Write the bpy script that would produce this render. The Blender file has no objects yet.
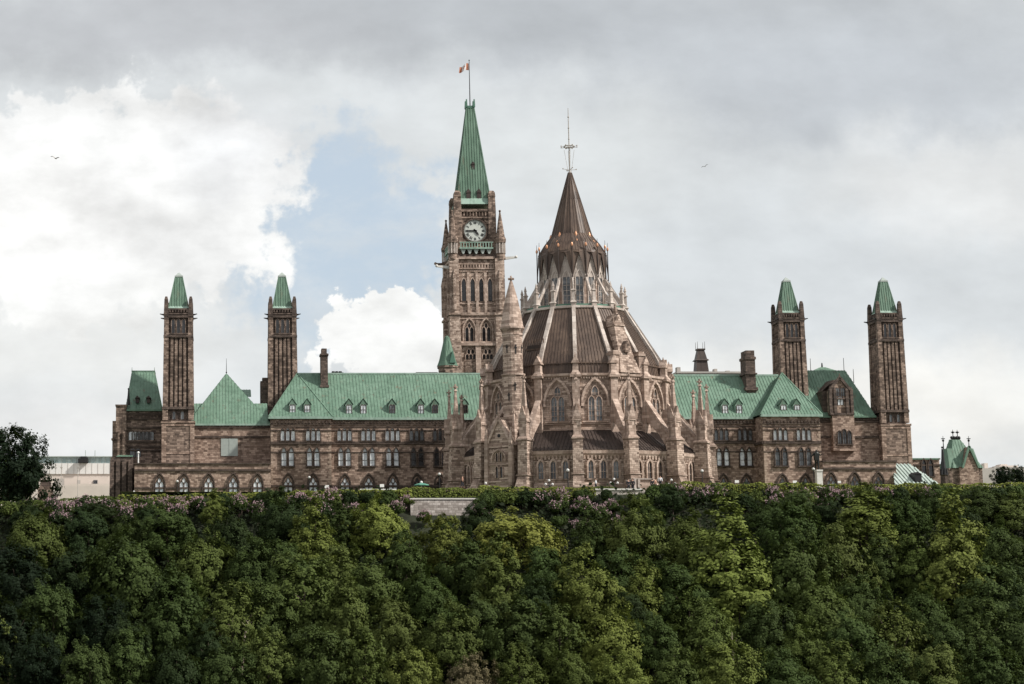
import bpy, bmesh, math, random
import numpy as np
from mathutils import Vector, Matrix

RAD = math.radians
random.seed(11)
rng = np.random.default_rng(11)
scene = bpy.context.scene
COL = scene.collection

# ------------------------------------------------------------------ camera
W, H = 1024, 684
PX0, HORIZON = 220.0, 590.0          # photographer stands opposite the left part of the facade
SIN_T = 0.139
TH = math.asin(SIN_T)
FH = 1795.6
F = FH * math.cos(TH)
PY0 = HORIZON - F * math.tan(TH)
CZ = -14.1                            # the camera is lower than the terrace (z = 0)
CY = 302.0                            # it stands across the river, 340 m from the long facade (y = 640)

cam_data = bpy.data.cameras.new('camera')
cam = bpy.data.objects.new('camera', cam_data)
COL.objects.link(cam)
cam.location = (0, CY, CZ)
cam.rotation_euler = (math.pi / 2 + TH, 0, 0)
cam_data.sensor_fit = 'HORIZONTAL'
cam_data.sensor_width = 36.0
cam_data.lens = F / W * 36.0
cam_data.shift_x = (W / 2 - PX0) / W
cam_data.shift_y = (PY0 - H / 2) / W
cam_data.clip_start = 1.0
cam_data.clip_end = 20000.0
scene.camera = cam


def ray(px, py):
    u, v = px - PX0, PY0 - py
    return (u, F * math.cos(TH) - v * math.sin(TH), F * math.sin(TH) + v * math.cos(TH))


def ZZ(py, Y):
    d = ray(PX0, py)
    return CZ + d[2] * (Y - CY) / d[1]


def XX(px, Y, py=430.0):
    d = ray(px, py)
    return d[0] * (Y - CY) / d[1]


def M_PX(Y, py=430.0):
    return (Y - CY) / ray(PX0, py)[1]


# ------------------------------------------------------------------ sun, sky, exposure
SUN_EL, SUN_AZ = RAD(41), RAD(117)   # azimuth measured from the view direction towards the right
sun_dir = Vector((math.sin(SUN_AZ) * math.cos(SUN_EL), math.cos(SUN_AZ) * math.cos(SUN_EL), math.sin(SUN_EL)))
sl = bpy.data.lights.new('sun', 'SUN')
sl.energy = 3.9
sl.angle = RAD(3.0)
sl.color = (1.0, 0.95, 0.885)
so = bpy.data.objects.new('sun', sl)
COL.objects.link(so)
so.rotation_euler = (-sun_dir).to_track_quat('-Z', 'Y').to_euler()

scene.view_settings.view_transform = 'Standard'
scene.view_settings.look = 'None'
scene.view_settings.exposure = 0.36
scene.view_settings.gamma = 1.0
scene.view_settings.use_curve_mapping = False


class NT:
    """small helper to write node trees"""
    def __init__(self, tree):
        self.t = tree
        self.n = tree.nodes
        self.l = tree.links

    def node(self, kind, **kw):
        n = self.n.new(kind)
        for k, v in kw.items():
            setattr(n, k, v)
        return n

    def put(self, sock, v):
        if isinstance(v, bpy.types.NodeSocket):
            self.l.new(v, sock)
        else:
            sock.default_value = v

    def math(self, op, a, b=0.0, c=0.0, clamp=False):
        n = self.node('ShaderNodeMath', operation=op, use_clamp=clamp)
        self.put(n.inputs[0], a); self.put(n.inputs[1], b); self.put(n.inputs[2], c)
        return n.outputs[0]

    def mix(self, fac, a, b, blend='MIX'):
        n = self.node('ShaderNodeMix', data_type='RGBA', blend_type=blend)
        self.put(n.inputs[0], fac)
        self.put(n.inputs[6], a if isinstance(a, bpy.types.NodeSocket) else (*a[:3], 1))
        self.put(n.inputs[7], b if isinstance(b, bpy.types.NodeSocket) else (*b[:3], 1))
        return n.outputs[2]

    def noise(self, vec, scale, detail=4, rough=0.55, out='Fac', dist=0.0):
        n = self.node('ShaderNodeTexNoise')
        self.put(n.inputs['Vector'], vec)
        n.inputs['Scale'].default_value = scale
        n.inputs['Detail'].default_value = detail
        n.inputs['Roughness'].default_value = rough
        n.inputs['Distortion'].default_value = dist
        return n.outputs[out]

    def ramp(self, fac, stops, interp='LINEAR'):
        n = self.node('ShaderNodeValToRGB')
        n.color_ramp.interpolation = interp
        e = n.color_ramp.elements
        while len(e) < len(stops):
            e.new(0.5)
        for i, (p, c) in enumerate(stops):
            e[i].position = p
            e[i].color = (*c[:3], 1) if not isinstance(c, (int, float)) else (c, c, c, 1)
        self.put(n.inputs[0], fac)
        return n.outputs[0]

    def maprange(self, v, a, b, c=0.0, d=1.0, smooth=True):
        n = self.node('ShaderNodeMapRange')
        n.interpolation_type = 'SMOOTHSTEP' if smooth else 'LINEAR'
        n.clamp = True
        self.put(n.inputs[0], v)
        for i, x in enumerate((a, b, c, d)):
            n.inputs[1 + i].default_value = x
        return n.outputs[0]


def build_world():
    w = bpy.data.worlds.new('World')
    scene.world = w
    w.use_nodes = True
    t = NT(w.node_tree)
    t.n.clear()
    out = t.node('ShaderNodeOutputWorld')
    sky = t.node('ShaderNodeTexSky', sky_type='NISHITA')
    sky.sun_disc = False
    sky.sun_elevation = SUN_EL
    sky.sun_rotation = SUN_AZ
    sky.altitude = 80
    sky.dust_density = 2.5
    tc = t.node('ShaderNodeTexCoord')
    d = tc.outputs['Generated']
    sep = t.node('ShaderNodeSeparateXYZ')
    t.put(sep.inputs[0], d)
    # direction of the sky around the city, as tangents of bearing and height
    fy = t.math('MAXIMUM', sep.outputs[1], 0.15)
    a = t.math('DIVIDE', sep.outputs[0], fy)
    b = t.math('DIVIDE', sep.outputs[2], fy)
    ahead = t.maprange(sep.outputs[1], 0.2, 0.7)
    comb = t.node('ShaderNodeCombineXYZ')
    t.put(comb.inputs[0], a); t.put(comb.inputs[1], b)
    P = comb.outputs[0]
    # flattened clouds: stretch sideways
    st = t.node('ShaderNodeVectorMath', operation='MULTIPLY')
    t.put(st.inputs[0], P); st.inputs[1].default_value = (1.0, 1.7, 1.0)
    PS = st.outputs[0]
    wn1 = t.noise(P, 13.5, 5, 0.6, 'Color')
    wn2 = t.noise(P, 42, 8, 0.62, 'Color')
    def wobble(strength1, strength2):
        s1 = t.node('ShaderNodeVectorMath', operation='SUBTRACT')
        t.put(s1.inputs[0], wn1); s1.inputs[1].default_value = (.5, .5, .5)
        m1 = t.node('ShaderNodeVectorMath', operation='SCALE')
        t.put(m1.inputs[0], s1.outputs[0]); m1.inputs[3].default_value = strength1
        s2 = t.node('ShaderNodeVectorMath', operation='SUBTRACT')
        t.put(s2.inputs[0], wn2); s2.inputs[1].default_value = (.5, .5, .5)
        m2 = t.node('ShaderNodeVectorMath', operation='SCALE')
        t.put(m2.inputs[0], s2.outputs[0]); m2.inputs[3].default_value = strength2
        ad = t.node('ShaderNodeVectorMath', operation='ADD')
        t.put(ad.inputs[0], m1.outputs[0]); t.put(ad.inputs[1], m2.outputs[0])
        ad2 = t.node('ShaderNodeVectorMath', operation='ADD')
        t.put(ad2.inputs[0], ad.outputs[0]); t.put(ad2.inputs[1], P)
        return ad2.outputs[0]
    soft = wobble(0.066, 0.024)
    crisp = wobble(0.092, 0.066)
    k = 1.0 / FH

    def blob(vec, px, py, rx, ry, lo, hi):
        r = ray(px, py)
        ca, cb = r[0] / r[1], r[2] / r[1]
        s = t.node('ShaderNodeVectorMath', operation='SUBTRACT')
        t.put(s.inputs[0], vec); s.inputs[1].default_value = (ca, cb, 0)
        m = t.node('ShaderNodeVectorMath', operation='MULTIPLY')
        t.put(m.inputs[0], s.outputs[0]); m.inputs[1].default_value = (1 / (rx * k), 1 / (ry * k), 0)
        ln = t.node('ShaderNodeVectorMath', operation='LENGTH')
        t.put(ln.inputs[0], m.outputs[0])
        v = t.maprange(ln.outputs[1], hi, lo)
        return t.math('MULTIPLY', v, ahead)

    n_big = t.noise(PS, 9, 6, 0.55)
    n_mid = t.noise(PS, 25, 7, 0.62)
    n_all = t.noise(d, 3.2, 6, 0.55)
    base = t.mix(t.maprange(n_all, .3, .7), (.50, .505, .52), (.70, .70, .70))
    base = t.mix(t.math('MULTIPLY', ahead, 1.0), base, (.575, .60, .612))
    col = base
    BL = SKY_BLOBS
    sky_mask = None
    heap = 0.0
    for (kind, px, py, rx, ry, lo, hi, c, s) in BL:
        m = blob(crisp if kind != 'soft' else soft, px, py, rx, ry, lo, hi)
        m = t.math('MULTIPLY', m, s)
        if kind == 'blue':
            sky_mask = m if sky_mask is None else t.math('MAXIMUM', sky_mask, m)
        else:
            col = t.mix(m, col, c)
            if kind == 'crisp':
                heap = t.math('MAXIMUM', heap, m)
            if kind == 'crisp' and sky_mask is not None:
                sky_mask = t.math('MULTIPLY', sky_mask, t.math('SUBTRACT', 1.0, m))
    # billows: each heap brighter on its sunward side, greyer in the hollows
    def shifted(dx, dy):
        s = t.node('ShaderNodeVectorMath', operation='ADD')
        t.put(s.inputs[0], PS); s.inputs[1].default_value = (dx, dy, 0)
        return s.outputs[0]
    r_big = t.math('SUBTRACT', n_big, t.noise(shifted(.020, .045), 9, 6, 0.55))
    r_mid = t.math('SUBTRACT', n_mid, t.noise(shifted(.008, .018), 25, 7, 0.62))
    amt = t.math('ADD', t.math('MULTIPLY', r_big, .50), t.math('MULTIPLY', r_mid, .26))
    amt = t.math('ADD', amt, t.math('MULTIPLY', t.math('SUBTRACT', n_big, 0.5), 0.30))
    gain = t.math('ADD', 1.0, t.math('MULTIPLY', amt, t.math('ADD', .55, t.math('MULTIPLY', heap, .6))))
    sc = t.node('ShaderNodeVectorMath', operation='SCALE')
    t.put(sc.inputs[0], col); t.put(sc.inputs[3], gain)
    bg_sky = t.node('ShaderNodeBackground')
    thin = t.mix(0.72, sky.outputs[0], (5.0, 5.8, 6.55))      # thin high veil over the blue
    t.put(bg_sky.inputs[0], thin); bg_sky.inputs[1].default_value = 0.1
    bg_c = t.node('ShaderNodeBackground')
    t.put(bg_c.inputs[0], sc.outputs[0]); bg_c.inputs[1].default_value = SKY_GAIN
    ms = t.node('ShaderNodeMixShader')
    t.put(ms.inputs[0], t.math('MULTIPLY', sky_mask, t.maprange(t.noise(PS, 14, 7, .65), .3, .6, .45, 1.0)))
    t.l.new(bg_c.outputs[0], ms.inputs[1]); t.l.new(bg_sky.outputs[0], ms.inputs[2])
    t.l.new(ms.outputs[0], out.inputs[0])


SKY_GAIN = 1.0
# kind, bearing/height given by the sight line, radii, edge softness, colour, strength
SKY_BLOBS = [
    ('soft', 560, 5, 820, 100, .2, 1.1, (.405, .428, .452), .95),
    ('soft', 850, 85, 400, 105, .2, 1.1, (.428, .455, .485), .9),
    ('soft', 150, 25, 330, 70, .3, 1.1, (.42, .435, .455), .85),
    ('soft', 780, 255, 420, 120, .2, 1.1, (.545, .575, .595), .75),
    ('soft', 560, 150, 190, 100, .2, 1.1, (.58, .605, .612), .85),
    ('soft', 960, 190, 190, 75, .2, 1.1, (.62, .63, .63), .85),
    ('soft', 870, 400, 340, 85, .2, 1.1, (.735, .73, .70), .95),
    ('blue', 362, 232, 92, 128, .75, 1.05, None, .95),
    ('blue', 405, 215, 62, 75, .6, 1.1, None, .95),
    ('blue', 305, 290, 100, 72, .5, 1.1, None, .9),
    ('crisp', 95, 205, 214, 138, .88, 1.0, (.715, .72, .715), 1.0),
    ('soft', 30, 215, 160, 110, .2, 1.1, (.80, .80, .79), .8),
    ('soft', 235, 150, 90, 60, .2, 1.1, (.64, .65, .66), .7),
    ('soft', 60, 345, 260, 90, .2, 1.1, (.70, .705, .69), .75),
    ('crisp', 392, 342, 90, 66, .88, 1.0, (.76, .765, .755), 1.0),
    ('soft', 100, 440, 320, 50, .2, 1.1, (.70, .70, .69), .7),
]
build_world()


# ------------------------------------------------------------------ materials
def new_mat(name):
    m = bpy.data.materials.new(name)
    m.use_nodes = True
    t = NT(m.node_tree)
    bsdf = t.n['Principled BSDF']
    return m, t, bsdf


def stone_mat(name, dark, mid, light, size=(.62, .62, .36), stain=.35, soot=(.030, .024, .021), rough=.9):
    """coursed rubble: random cells squashed into courses, weathered in big soft patches"""
    m, t, b = new_mat(name)
    tc = t.node('ShaderNodeTexCoord')
    # courses: running bond along the wall whatever way it faces
    sx = t.node('ShaderNodeSeparateXYZ')
    t.put(sx.inputs[0], tc.outputs['Object'])
    run = t.math('ADD', sx.outputs[0], t.math('MULTIPLY', sx.outputs[1], .83))
    run = t.math('ADD', run, t.math('MULTIPLY', t.noise(tc.outputs['Object'], .8, 2), .5))
    cb = t.node('ShaderNodeCombineXYZ')
    t.put(cb.inputs[0], run)
    t.put(cb.inputs[1], t.math('ADD', sx.outputs[2], t.math('MULTIPLY', t.noise(tc.outputs['Object'], .5, 2), .12)))
    br = t.node('ShaderNodeTexBrick')
    t.put(br.inputs['Vector'], cb.outputs[0])
    br.inputs['Color1'].default_value = (0, 0, 0, 1)
    br.inputs['Color2'].default_value = (1, 1, 1, 1)
    br.inputs['Mortar'].default_value = (.12, .12, .12, 1)
    br.inputs['Scale'].default_value = 1.0
    br.inputs['Mortar Size'].default_value = .022
    br.inputs['Mortar Smooth'].default_value = .4
    br.inputs['Brick Width'].default_value = size[0]
    br.inputs['Row Height'].default_value = size[2]
    br.offset = .43; br.squash = 1.35; br.squash_frequency = 3
    rnd = t.math('ADD', t.math('MULTIPLY', br.outputs[0], .55), t.math('MULTIPLY', t.noise(tc.outputs['Object'], 1.3, 5, .75), .55))
    c = t.ramp(rnd, [(0.22, dark), (.48, mid), (.74, light), (.95, tuple(x * 1.25 for x in light))])
    edge = br.outputs[1]
    c = t.mix(t.math('MULTIPLY', edge, .35), c, tuple(x * .7 for x in dark))
    n1 = t.noise(tc.outputs['Object'], .16, 6, .65)
    c = t.mix(t.math('MULTIPLY', t.maprange(n1, .5, .74), stain), c, soot)
    # rain streaks: stretched down
    mp2 = t.node('ShaderNodeMapping')
    mp2.inputs['Scale'].default_value = (1.3, 1.3, .12)
    t.put(mp2.inputs[0], tc.outputs['Object'])
    n2 = t.noise(mp2.outputs[0], 1.0, 5, .6)
    c = t.mix(t.math('MULTIPLY', t.maprange(n2, .52, .75), stain * .8), c, soot)
    t.put(b.inputs['Base Color'], c)
    b.inputs['Roughness'].default_value = rough
    b.inputs['Specular IOR Level'].default_value = .2
    bp = t.node('ShaderNodeBump')
    bp.inputs['Strength'].default_value = .6
    bp.inputs['Distance'].default_value = .12
    t.put(bp.inputs['Height'], t.math('SUBTRACT', t.noise(tc.outputs['Object'], 2.5, 4), t.math('MULTIPLY', edge, .6)))
    t.l.new(bp.outputs[0], b.inputs['Normal'])
    return m


def copper_mat(name, c0, c1, streak=(.16, .09, .06), streak_amt=.0, rough=.6):
    m, t, b = new_mat(name)
    tc = t.node('ShaderNodeTexCoord')
    n1 = t.noise(tc.outputs['Object'], .35, 5, .6)
    mp = t.node('ShaderNodeMapping')
    mp.inputs['Scale'].default_value = (1.7, 1.7, .16)
    t.put(mp.inputs[0], tc.outputs['Object'])
    n2 = t.noise(mp.outputs[0], 1.0, 4, .6)
    c = t.mix(t.maprange(n1, .3, .7), c0, c1)
    c = t.mix(t.math('MULTIPLY', t.maprange(n2, .42, .7), .6), c, tuple(x * .6 for x in c0))
    if streak_amt:
        mp3 = t.node('ShaderNodeMapping')
        mp3.inputs['Scale'].default_value = (.9, .9, .05)
        t.put(mp3.inputs[0], tc.outputs['Object'])
        n3 = t.noise(mp3.outputs[0], 1.0, 3, .6)
        c = t.mix(t.math('MULTIPLY', t.maprange(n3, .60, .74), streak_amt), c, streak)
    t.put(b.inputs['Base Color'], c)
    b.inputs['Roughness'].default_value = rough
    b.inputs['Specular IOR Level'].default_value = .3
    return m


def plain_mat(name, c, rough=.7, metal=0.0, var=.18, scale=1.5, spec=.3):
    m, t, b = new_mat(name)
    tc = t.node('ShaderNodeTexCoord')
    n1 = t.noise(tc.outputs['Object'], scale, 5, .6)
    col = t.mix(t.maprange(n1, .3, .7), tuple(x * (1 - var) for x in c), tuple(min(1, x * (1 + var)) for x in c))
    t.put(b.inputs['Base Color'], col)
    b.inputs['Roughness'].default_value = rough
    b.inputs['Metallic'].default_value = metal
    b.inputs['Specular IOR Level'].default_value = spec
    return m


def glass_mat(name, lo, hi):
    """window glass with blinds or dark rooms behind it"""
    m, t, b = new_mat(name)
    tc = t.node('ShaderNodeTexCoord')
    oi = t.node('ShaderNodeObjectInfo')
    ad = t.node('ShaderNodeVectorMath', operation='ADD')
    t.put(ad.inputs[0], tc.outputs['Object']); t.put(ad.inputs[1], oi.outputs['Location'])
    n1 = t.noise(ad.outputs[0], .9, 3, .6)
    c = t.mix(t.maprange(n1, .38, .62), lo, hi)
    c = t.mix(t.math('MULTIPLY', oi.outputs['Random'], .35), c, lo)
    t.put(b.inputs['Base Color'], c)
    b.inputs['Roughness'].default_value = .12
    b.inputs['Specular IOR Level'].default_value = .6
    return m


def leaf_mat(name):
    m, t, b = new_mat(name)
    tc = t.node('ShaderNodeTexCoord')
    oi = t.node('ShaderNodeObjectInfo')
    n1 = t.noise(tc.outputs['Object'], .55, 4, .6)
    n2 = t.noise(tc.outputs['Object'], 3.0, 3, .6)
    v = t.math('ADD', t.math('MULTIPLY', t.math('SUBTRACT', n1, .5), 1.0), t.math('MULTIPLY', t.math('SUBTRACT', n2, .5), .5))
    g = t.math('ADD', 1.0, v)
    sc = t.node('ShaderNodeVectorMath', operation='SCALE')
    t.put(sc.inputs[0], oi.outputs['Color']); t.put(sc.inputs[3], g)
    t.n.remove(b)
    out = t.n['Material Output']
    df = t.node('ShaderNodeBsdfPrincipled')
    t.put(df.inputs['Base Color'], sc.outputs[0])
    df.inputs['Roughness'].default_value = .6
    df.inputs['Specular IOR Level'].default_value = .06
    tr = t.node('ShaderNodeBsdfTranslucent')
    yl = t.mix(.5, sc.outputs[0], (.085, .12, .02), 'MIX')
    t.put(tr.inputs[0], yl)
    ms = t.node('ShaderNodeMixShader')
    ms.inputs[0].default_value = .22
    t.l.new(df.outputs[0], ms.inputs[1]); t.l.new(tr.outputs[0], ms.inputs[2])
    t.l.new(ms.outputs[0], out.inputs[0])
    return m


M = {}
M['wing'] = stone_mat('wing_sandstone', (.125, .088, .069), (.262, .186, .146), (.42, .315, .252))
M['tower'] = stone_mat('tower_sandstone', (.085, .063, .052), (.195, .143, .114), (.34, .255, .205), stain=.85)
M['soot'] = stone_mat('sooty_sandstone', (.060, .047, .041), (.098, .075, .064), (.15, .113, .094), stain=.5)
M['trim'] = stone_mat('dark_trim_stone', (.055, .042, .036), (.08, .060, .050), (.11, .083, .068), stain=.3)
M['quoin'] = stone_mat('pale_quoin_stone', (.30, .22, .17), (.37, .28, .22), (.44, .34, .27), stain=.2)
M['lib'] = stone_mat('library_sandstone', (.150, .108, .086), (.325, .243, .196), (.52, .410, .338), size=(.6, .6, .34), stain=.62, soot=(.085, .060, .047))
M['libtrim'] = stone_mat('library_dressed_stone', (.28, .205, .165), (.385, .292, .238), (.51, .40, .333), size=(.9, .9, .5), stain=.68, soot=(.085, .060, .047))
M['rib'] = stone_mat('pale_rib_stone', (.38, .325, .285), (.47, .41, .365), (.56, .50, .45), size=(1.5, 1.5, 1.2), stain=.5, soot=(.15, .115, .092))
M['copper'] = copper_mat('green_copper', (.110, .190, .136), (.155, .248, .184), streak_amt=.55)
M['copper_light'] = copper_mat('pale_green_copper', (.25, .37, .30), (.32, .43, .365))
M['copper_dark'] = copper_mat('shaded_green_copper', (.075, .165, .12), (.10, .21, .155))  # plain darker green copper for turret dormer, spire crown and railing
M['brown'] = copper_mat('brown_copper', (.078, .053, .041), (.135, .094, .070), streak=(.17, .115, .085), streak_amt=.5, rough=.5)
M['brown_dark'] = copper_mat('dark_brown_copper', (.045, .034, .030), (.07, .052, .044), rough=.5)
M['orange'] = plain_mat('bare_copper', (.55, .28, .16), .45, .3)
M['glass_pale'] = glass_mat('pale_glass', (.46, .50, .53), (.86, .89, .90))
M['glass_dark'] = glass_mat('dark_glass', (.012, .012, .014), (.045, .045, .048))
M['glass_mid'] = glass_mat('grey_glass', (.045, .05, .055), (.19, .205, .213))
M['black'] = plain_mat('black_iron', (.018, .018, .019), .5)
M['white'] = plain_mat('white_paint', (.75, .75, .73), .5, var=.05)
M['panel'] = plain_mat('grey_green_panel', (.33, .37, .345), .6, var=.06)
M['clock'] = plain_mat('clock_dial', (.52, .545, .505), .5, var=.06)
M['globe'] = plain_mat('milk_glass', (.58, .58, .56), .4, var=.04)
M['red'] = plain_mat('red_cloth', (.42, .17, .10), .8)
M['bronze'] = plain_mat('dark_bronze', (.022, .024, .022), .45, .4)
M['granite'] = plain_mat('pale_granite', (.62, .60, .56), .8, var=.08)
M['rubble'] = stone_mat('retaining_rubble', (.22, .19, .17), (.36, .32, .29), (.50, .455, .42), size=(.5, .5, .35), stain=.15)
M['leaf'] = leaf_mat('leaf')
M['bark'] = plain_mat('bark', (.075, .058, .045), .9, var=.4, scale=3)
M['lilac'] = plain_mat('lilac_blossom', (.33, .225, .24), .8, var=.3, scale=6)
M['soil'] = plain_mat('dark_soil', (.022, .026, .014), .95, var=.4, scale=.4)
M['lawn'] = plain_mat('lawn', (.06, .085, .025), .95, var=.3, scale=.3)
M['paving'] = plain_mat('paving', (.28, .25, .22), .9, var=.15, scale=.5)
M['copper_pale'] = copper_mat('whitened_copper', (.36, .43, .385), (.46, .53, .485))
M['pale_wall'] = plain_mat('pale_concrete', (.60, .53, .475), .8, var=.06, scale=.2)
M['white_wall'] = plain_mat('white_cladding', (.66, .65, .63), .7, var=.05, scale=.2)
M['band'] = glass_mat('roof_glazing', (.25, .33, .33), (.45, .54, .53))
M['far_grey'] = plain_mat('far_grey_concrete', (.42, .39, .36), .8, var=.08, scale=.2)
M['skin'] = plain_mat('skin', (.45, .27, .19), .6, var=.05)
M['hair'] = plain_mat('dark_hair', (.03, .022, .018), .7)
M['cloth_dark'] = plain_mat('dark_cloth', (.03, .032, .04), .9)
M['cloth_white'] = plain_mat('white_cloth', (.62, .64, .66), .9)
M['cloth_red'] = plain_mat('tan_cloth', (.38, .22, .16), .9)
M['green_cloth'] = plain_mat('green_canvas', (.09, .24, .18), .8)


# ------------------------------------------------------------------ mesh helpers
class FR:
    """a frame on a wall: a = along, b = up, c = outwards"""
    def __init__(self, o=(0, 0, 0), ang=0.0):
        self.o = Vector(o)
        self.r = Vector((math.cos(ang), math.sin(ang), 0))
        self.n = Vector((math.sin(ang), -math.cos(ang), 0))

    def __call__(self, a, b, c):
        return self.o + self.r * a + self.n * c + Vector((0, 0, b))


ID = FR()


class MB:
    def __init__(self):
        self.v, self.f, self.mi = [], [], []

    def face(self, pts, mi=0):
        i = len(self.v)
        self.v += [tuple(p) for p in pts]
        self.f.append(tuple(range(i, i + len(pts))))
        self.mi.append(mi)

    def hexa(self, p, mi=0):
        """p: bottom 4 then top 4, same order"""
        i = len(self.v)
        self.v += [tuple(q) for q in p]
        for q in ((3, 2, 1, 0), (4, 5, 6, 7), (0, 1, 5, 4), (1, 2, 6, 5), (2, 3, 7, 6), (3, 0, 4, 7)):
            self.f.append(tuple(i + k for k in q)); self.mi.append(mi)
        return self

    def box(self, a0, a1, b0, b1, c0, c1, T=ID, mi=0):
        return self.hexa([T(a0, b0, c1), T(a1, b0, c1), T(a1, b0, c0), T(a0, b0, c0),
                          T(a0, b1, c1), T(a1, b1, c1), T(a1, b1, c0), T(a0, b1, c0)], mi)

    def wbox(self, x0, x1, y0, y1, z0, z1, mi=0):
        return self.hexa([(x0, y0, z0), (x1, y0, z0), (x1, y1, z0), (x0, y1, z0),
                          (x0, y0, z1), (x1, y0, z1), (x1, y1, z1), (x0, y1, z1)], mi)

    def frust(self, x, y, z0, hx0, hy0, z1, hx1, hy1, mi=0):
        return self.hexa([(x - hx0, y - hy0, z0), (x + hx0, y - hy0, z0), (x + hx0, y + hy0, z0), (x - hx0, y + hy0, z0),
                          (x - hx1, y - hy1, z1), (x + hx1, y - hy1, z1), (x + hx1, y + hy1, z1), (x - hx1, y + hy1, z1)], mi)

    def prism(self, pts, c0, c1, T=ID, mi=0):
        n = len(pts)
        i = len(self.v)
        self.v += [tuple(T(a, b, c1)) for a, b in pts] + [tuple(T(a, b, c0)) for a, b in pts]
        self.f.append(tuple(range(i, i + n))); self.mi.append(mi)
        self.f.append(tuple(range(i + 2 * n - 1, i + n - 1, -1))); self.mi.append(mi)
        for k in range(n):
            self.f.append((i + k, i + n + k, i + n + (k + 1) % n, i + (k + 1) % n)); self.mi.append(mi)
        return self

    def ring(self, outer, inner, c0, c1, T=ID, mi=0):
        """open moulding between two outlines with the same number of points (not closed at the foot)"""
        n = len(outer)
        i = len(self.v)
        for P, c in ((outer, c1), (inner, c1), (outer, c0), (inner, c0)):
            self.v += [tuple(T(a, b, c)) for a, b in P]
        for k in range(n - 1):
            for q in ((k, k + 1, n + k + 1, n + k), (n + k, n + k + 1, 3 * n + k + 1, 3 * n + k), (2 * n + k, 2 * n + k + 1, k + 1, k)):
                self.f.append(tuple(i + x for x in q)); self.mi.append(mi)
        return self

    def lathe(self, prof, n=16, rot=0.0, x=0.0, y=0.0, mi=0, cap=True):
        """prof: (radius, z) from the bottom up; n-gon with corners at rot + k*360/n, 0 = towards the viewer"""
        i = len(self.v)
        for r, z in prof:
            for k in range(n):
                a = rot + 2 * math.pi * k / n
                self.v.append((x + r * math.sin(a), y - r * math.cos(a), z))
        for j in range(len(prof) - 1):
            for k in range(n):
                self.f.append((i + j * n + k, i + j * n + (k + 1) % n, i + (j + 1) * n + (k + 1) % n, i + (j + 1) * n + k)); self.mi.append(mi)
        if cap:
            self.f.append(tuple(range(i + n - 1, i - 1, -1))); self.mi.append(mi)
            t = i + (len(prof) - 1) * n
            self.f.append(tuple(range(t, t + n))); self.mi.append(mi)
        return self

    def bar(self, p, q, w, h=None, mi=0, q_w=None):
        """square bar between two points; w across, h in the other direction"""
        p, q = Vector(p), Vector(q)
        h = h or w
        d = (q - p).normalized()
        up = Vector((0, 0, 1)) if abs(d.z) < .95 else Vector((0, 1, 0))
        s = d.cross(up).normalized()
        u = s.cross(d).normalized()
        k = (q_w / w) if q_w else 1.0
        P = [p - s * w / 2 - u * h / 2, p + s * w / 2 - u * h / 2, p + s * w / 2 + u * h / 2, p - s * w / 2 + u * h / 2]
        Q = [q + (x - p) * k for x in P]
        return self.hexa(P + Q, mi)

    def tube(self, p, q, r0, r1=None, n=8, mi=0):
        p, q = Vector(p), Vector(q)
        r1 = r0 if r1 is None else r1
        d = (q - p).normalized()
        up = Vector((0, 0, 1)) if abs(d.z) < .95 else Vector((0, 1, 0))
        s = d.cross(up).normalized()
        u = s.cross(d).normalized()
        i = len(self.v)
        for c, r in ((p, r0), (q, r1)):
            for k in range(n):
                a = 2 * math.pi * k / n
                self.v.append(tuple(c + s * (math.cos(a) * r) + u * (math.sin(a) * r)))
        for k in range(n):
            self.f.append((i + k, i + (k + 1) % n, i + n + (k + 1) % n, i + n + k)); self.mi.append(mi)
        self.f.append(tuple(range(i + n - 1, i - 1, -1))); self.mi.append(mi)
        self.f.append(tuple(range(i + n, i + 2 * n))); self.mi.append(mi)
        return self

    def ball(self, c, r, n=8, m=5, mi=0, sz=1.0):
        prof = [(max(.001, r * math.sin(math.pi * j / m)), c[2] - r * sz * math.cos(math.pi * j / m)) for j in range(m + 1)]
        return self.lathe(prof, n, 0, c[0], c[1], mi)

    def roof(self, pts, spacing=.62, rw=.10, rh=.075, mi=0):
        """a flat roof plane with standing seams running up the slope"""
        pts = [Vector(p) for p in pts]
        self.face(pts, mi)
        n = Vector((0, 0, 0))
        for k in range(1, len(pts) - 1):
            n += (pts[k] - pts[0]).cross(pts[k + 1] - pts[0])
        n.normalize()
        if n.z < 0:
            n = -n
        e = Vector((0, 0, 1)).cross(n)
        if e.length < 1e-4:
            return self
        e.normalize()
        s = n.cross(e)
        if s.z < 0:
            s = -s
        o = pts[0]
        P = [((p - o).dot(e), (p - o).dot(s)) for p in pts]
        lo, hi = min(p[0] for p in P), max(p[0] for p in P)
        cnt = max(1, int((hi - lo) / spacing))
        for k in range(cnt + 1):
            x = lo + (hi - lo) * (k + .5) / (cnt + 1)
            ys = []
            for i in range(len(P)):
                (x0, y0), (x1, y1) = P[i], P[(i + 1) % len(P)]
                if (x0 - x) * (x1 - x) < 0:
                    ys.append(y0 + (y1 - y0) * (x - x0) / (x1 - x0))
            if len(ys) >= 2 and max(ys) - min(ys) > .3:
                y0, y1 = min(ys), max(ys)
                B = [o + e * (x + dx) + s * y for dx, y in ((-rw / 2, y0), (rw / 2, y0), (rw / 2, y1), (-rw / 2, y1))]
                self.hexa([b - n * .02 for b in B] + [b + n * rh for b in B], mi)
        return self

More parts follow.
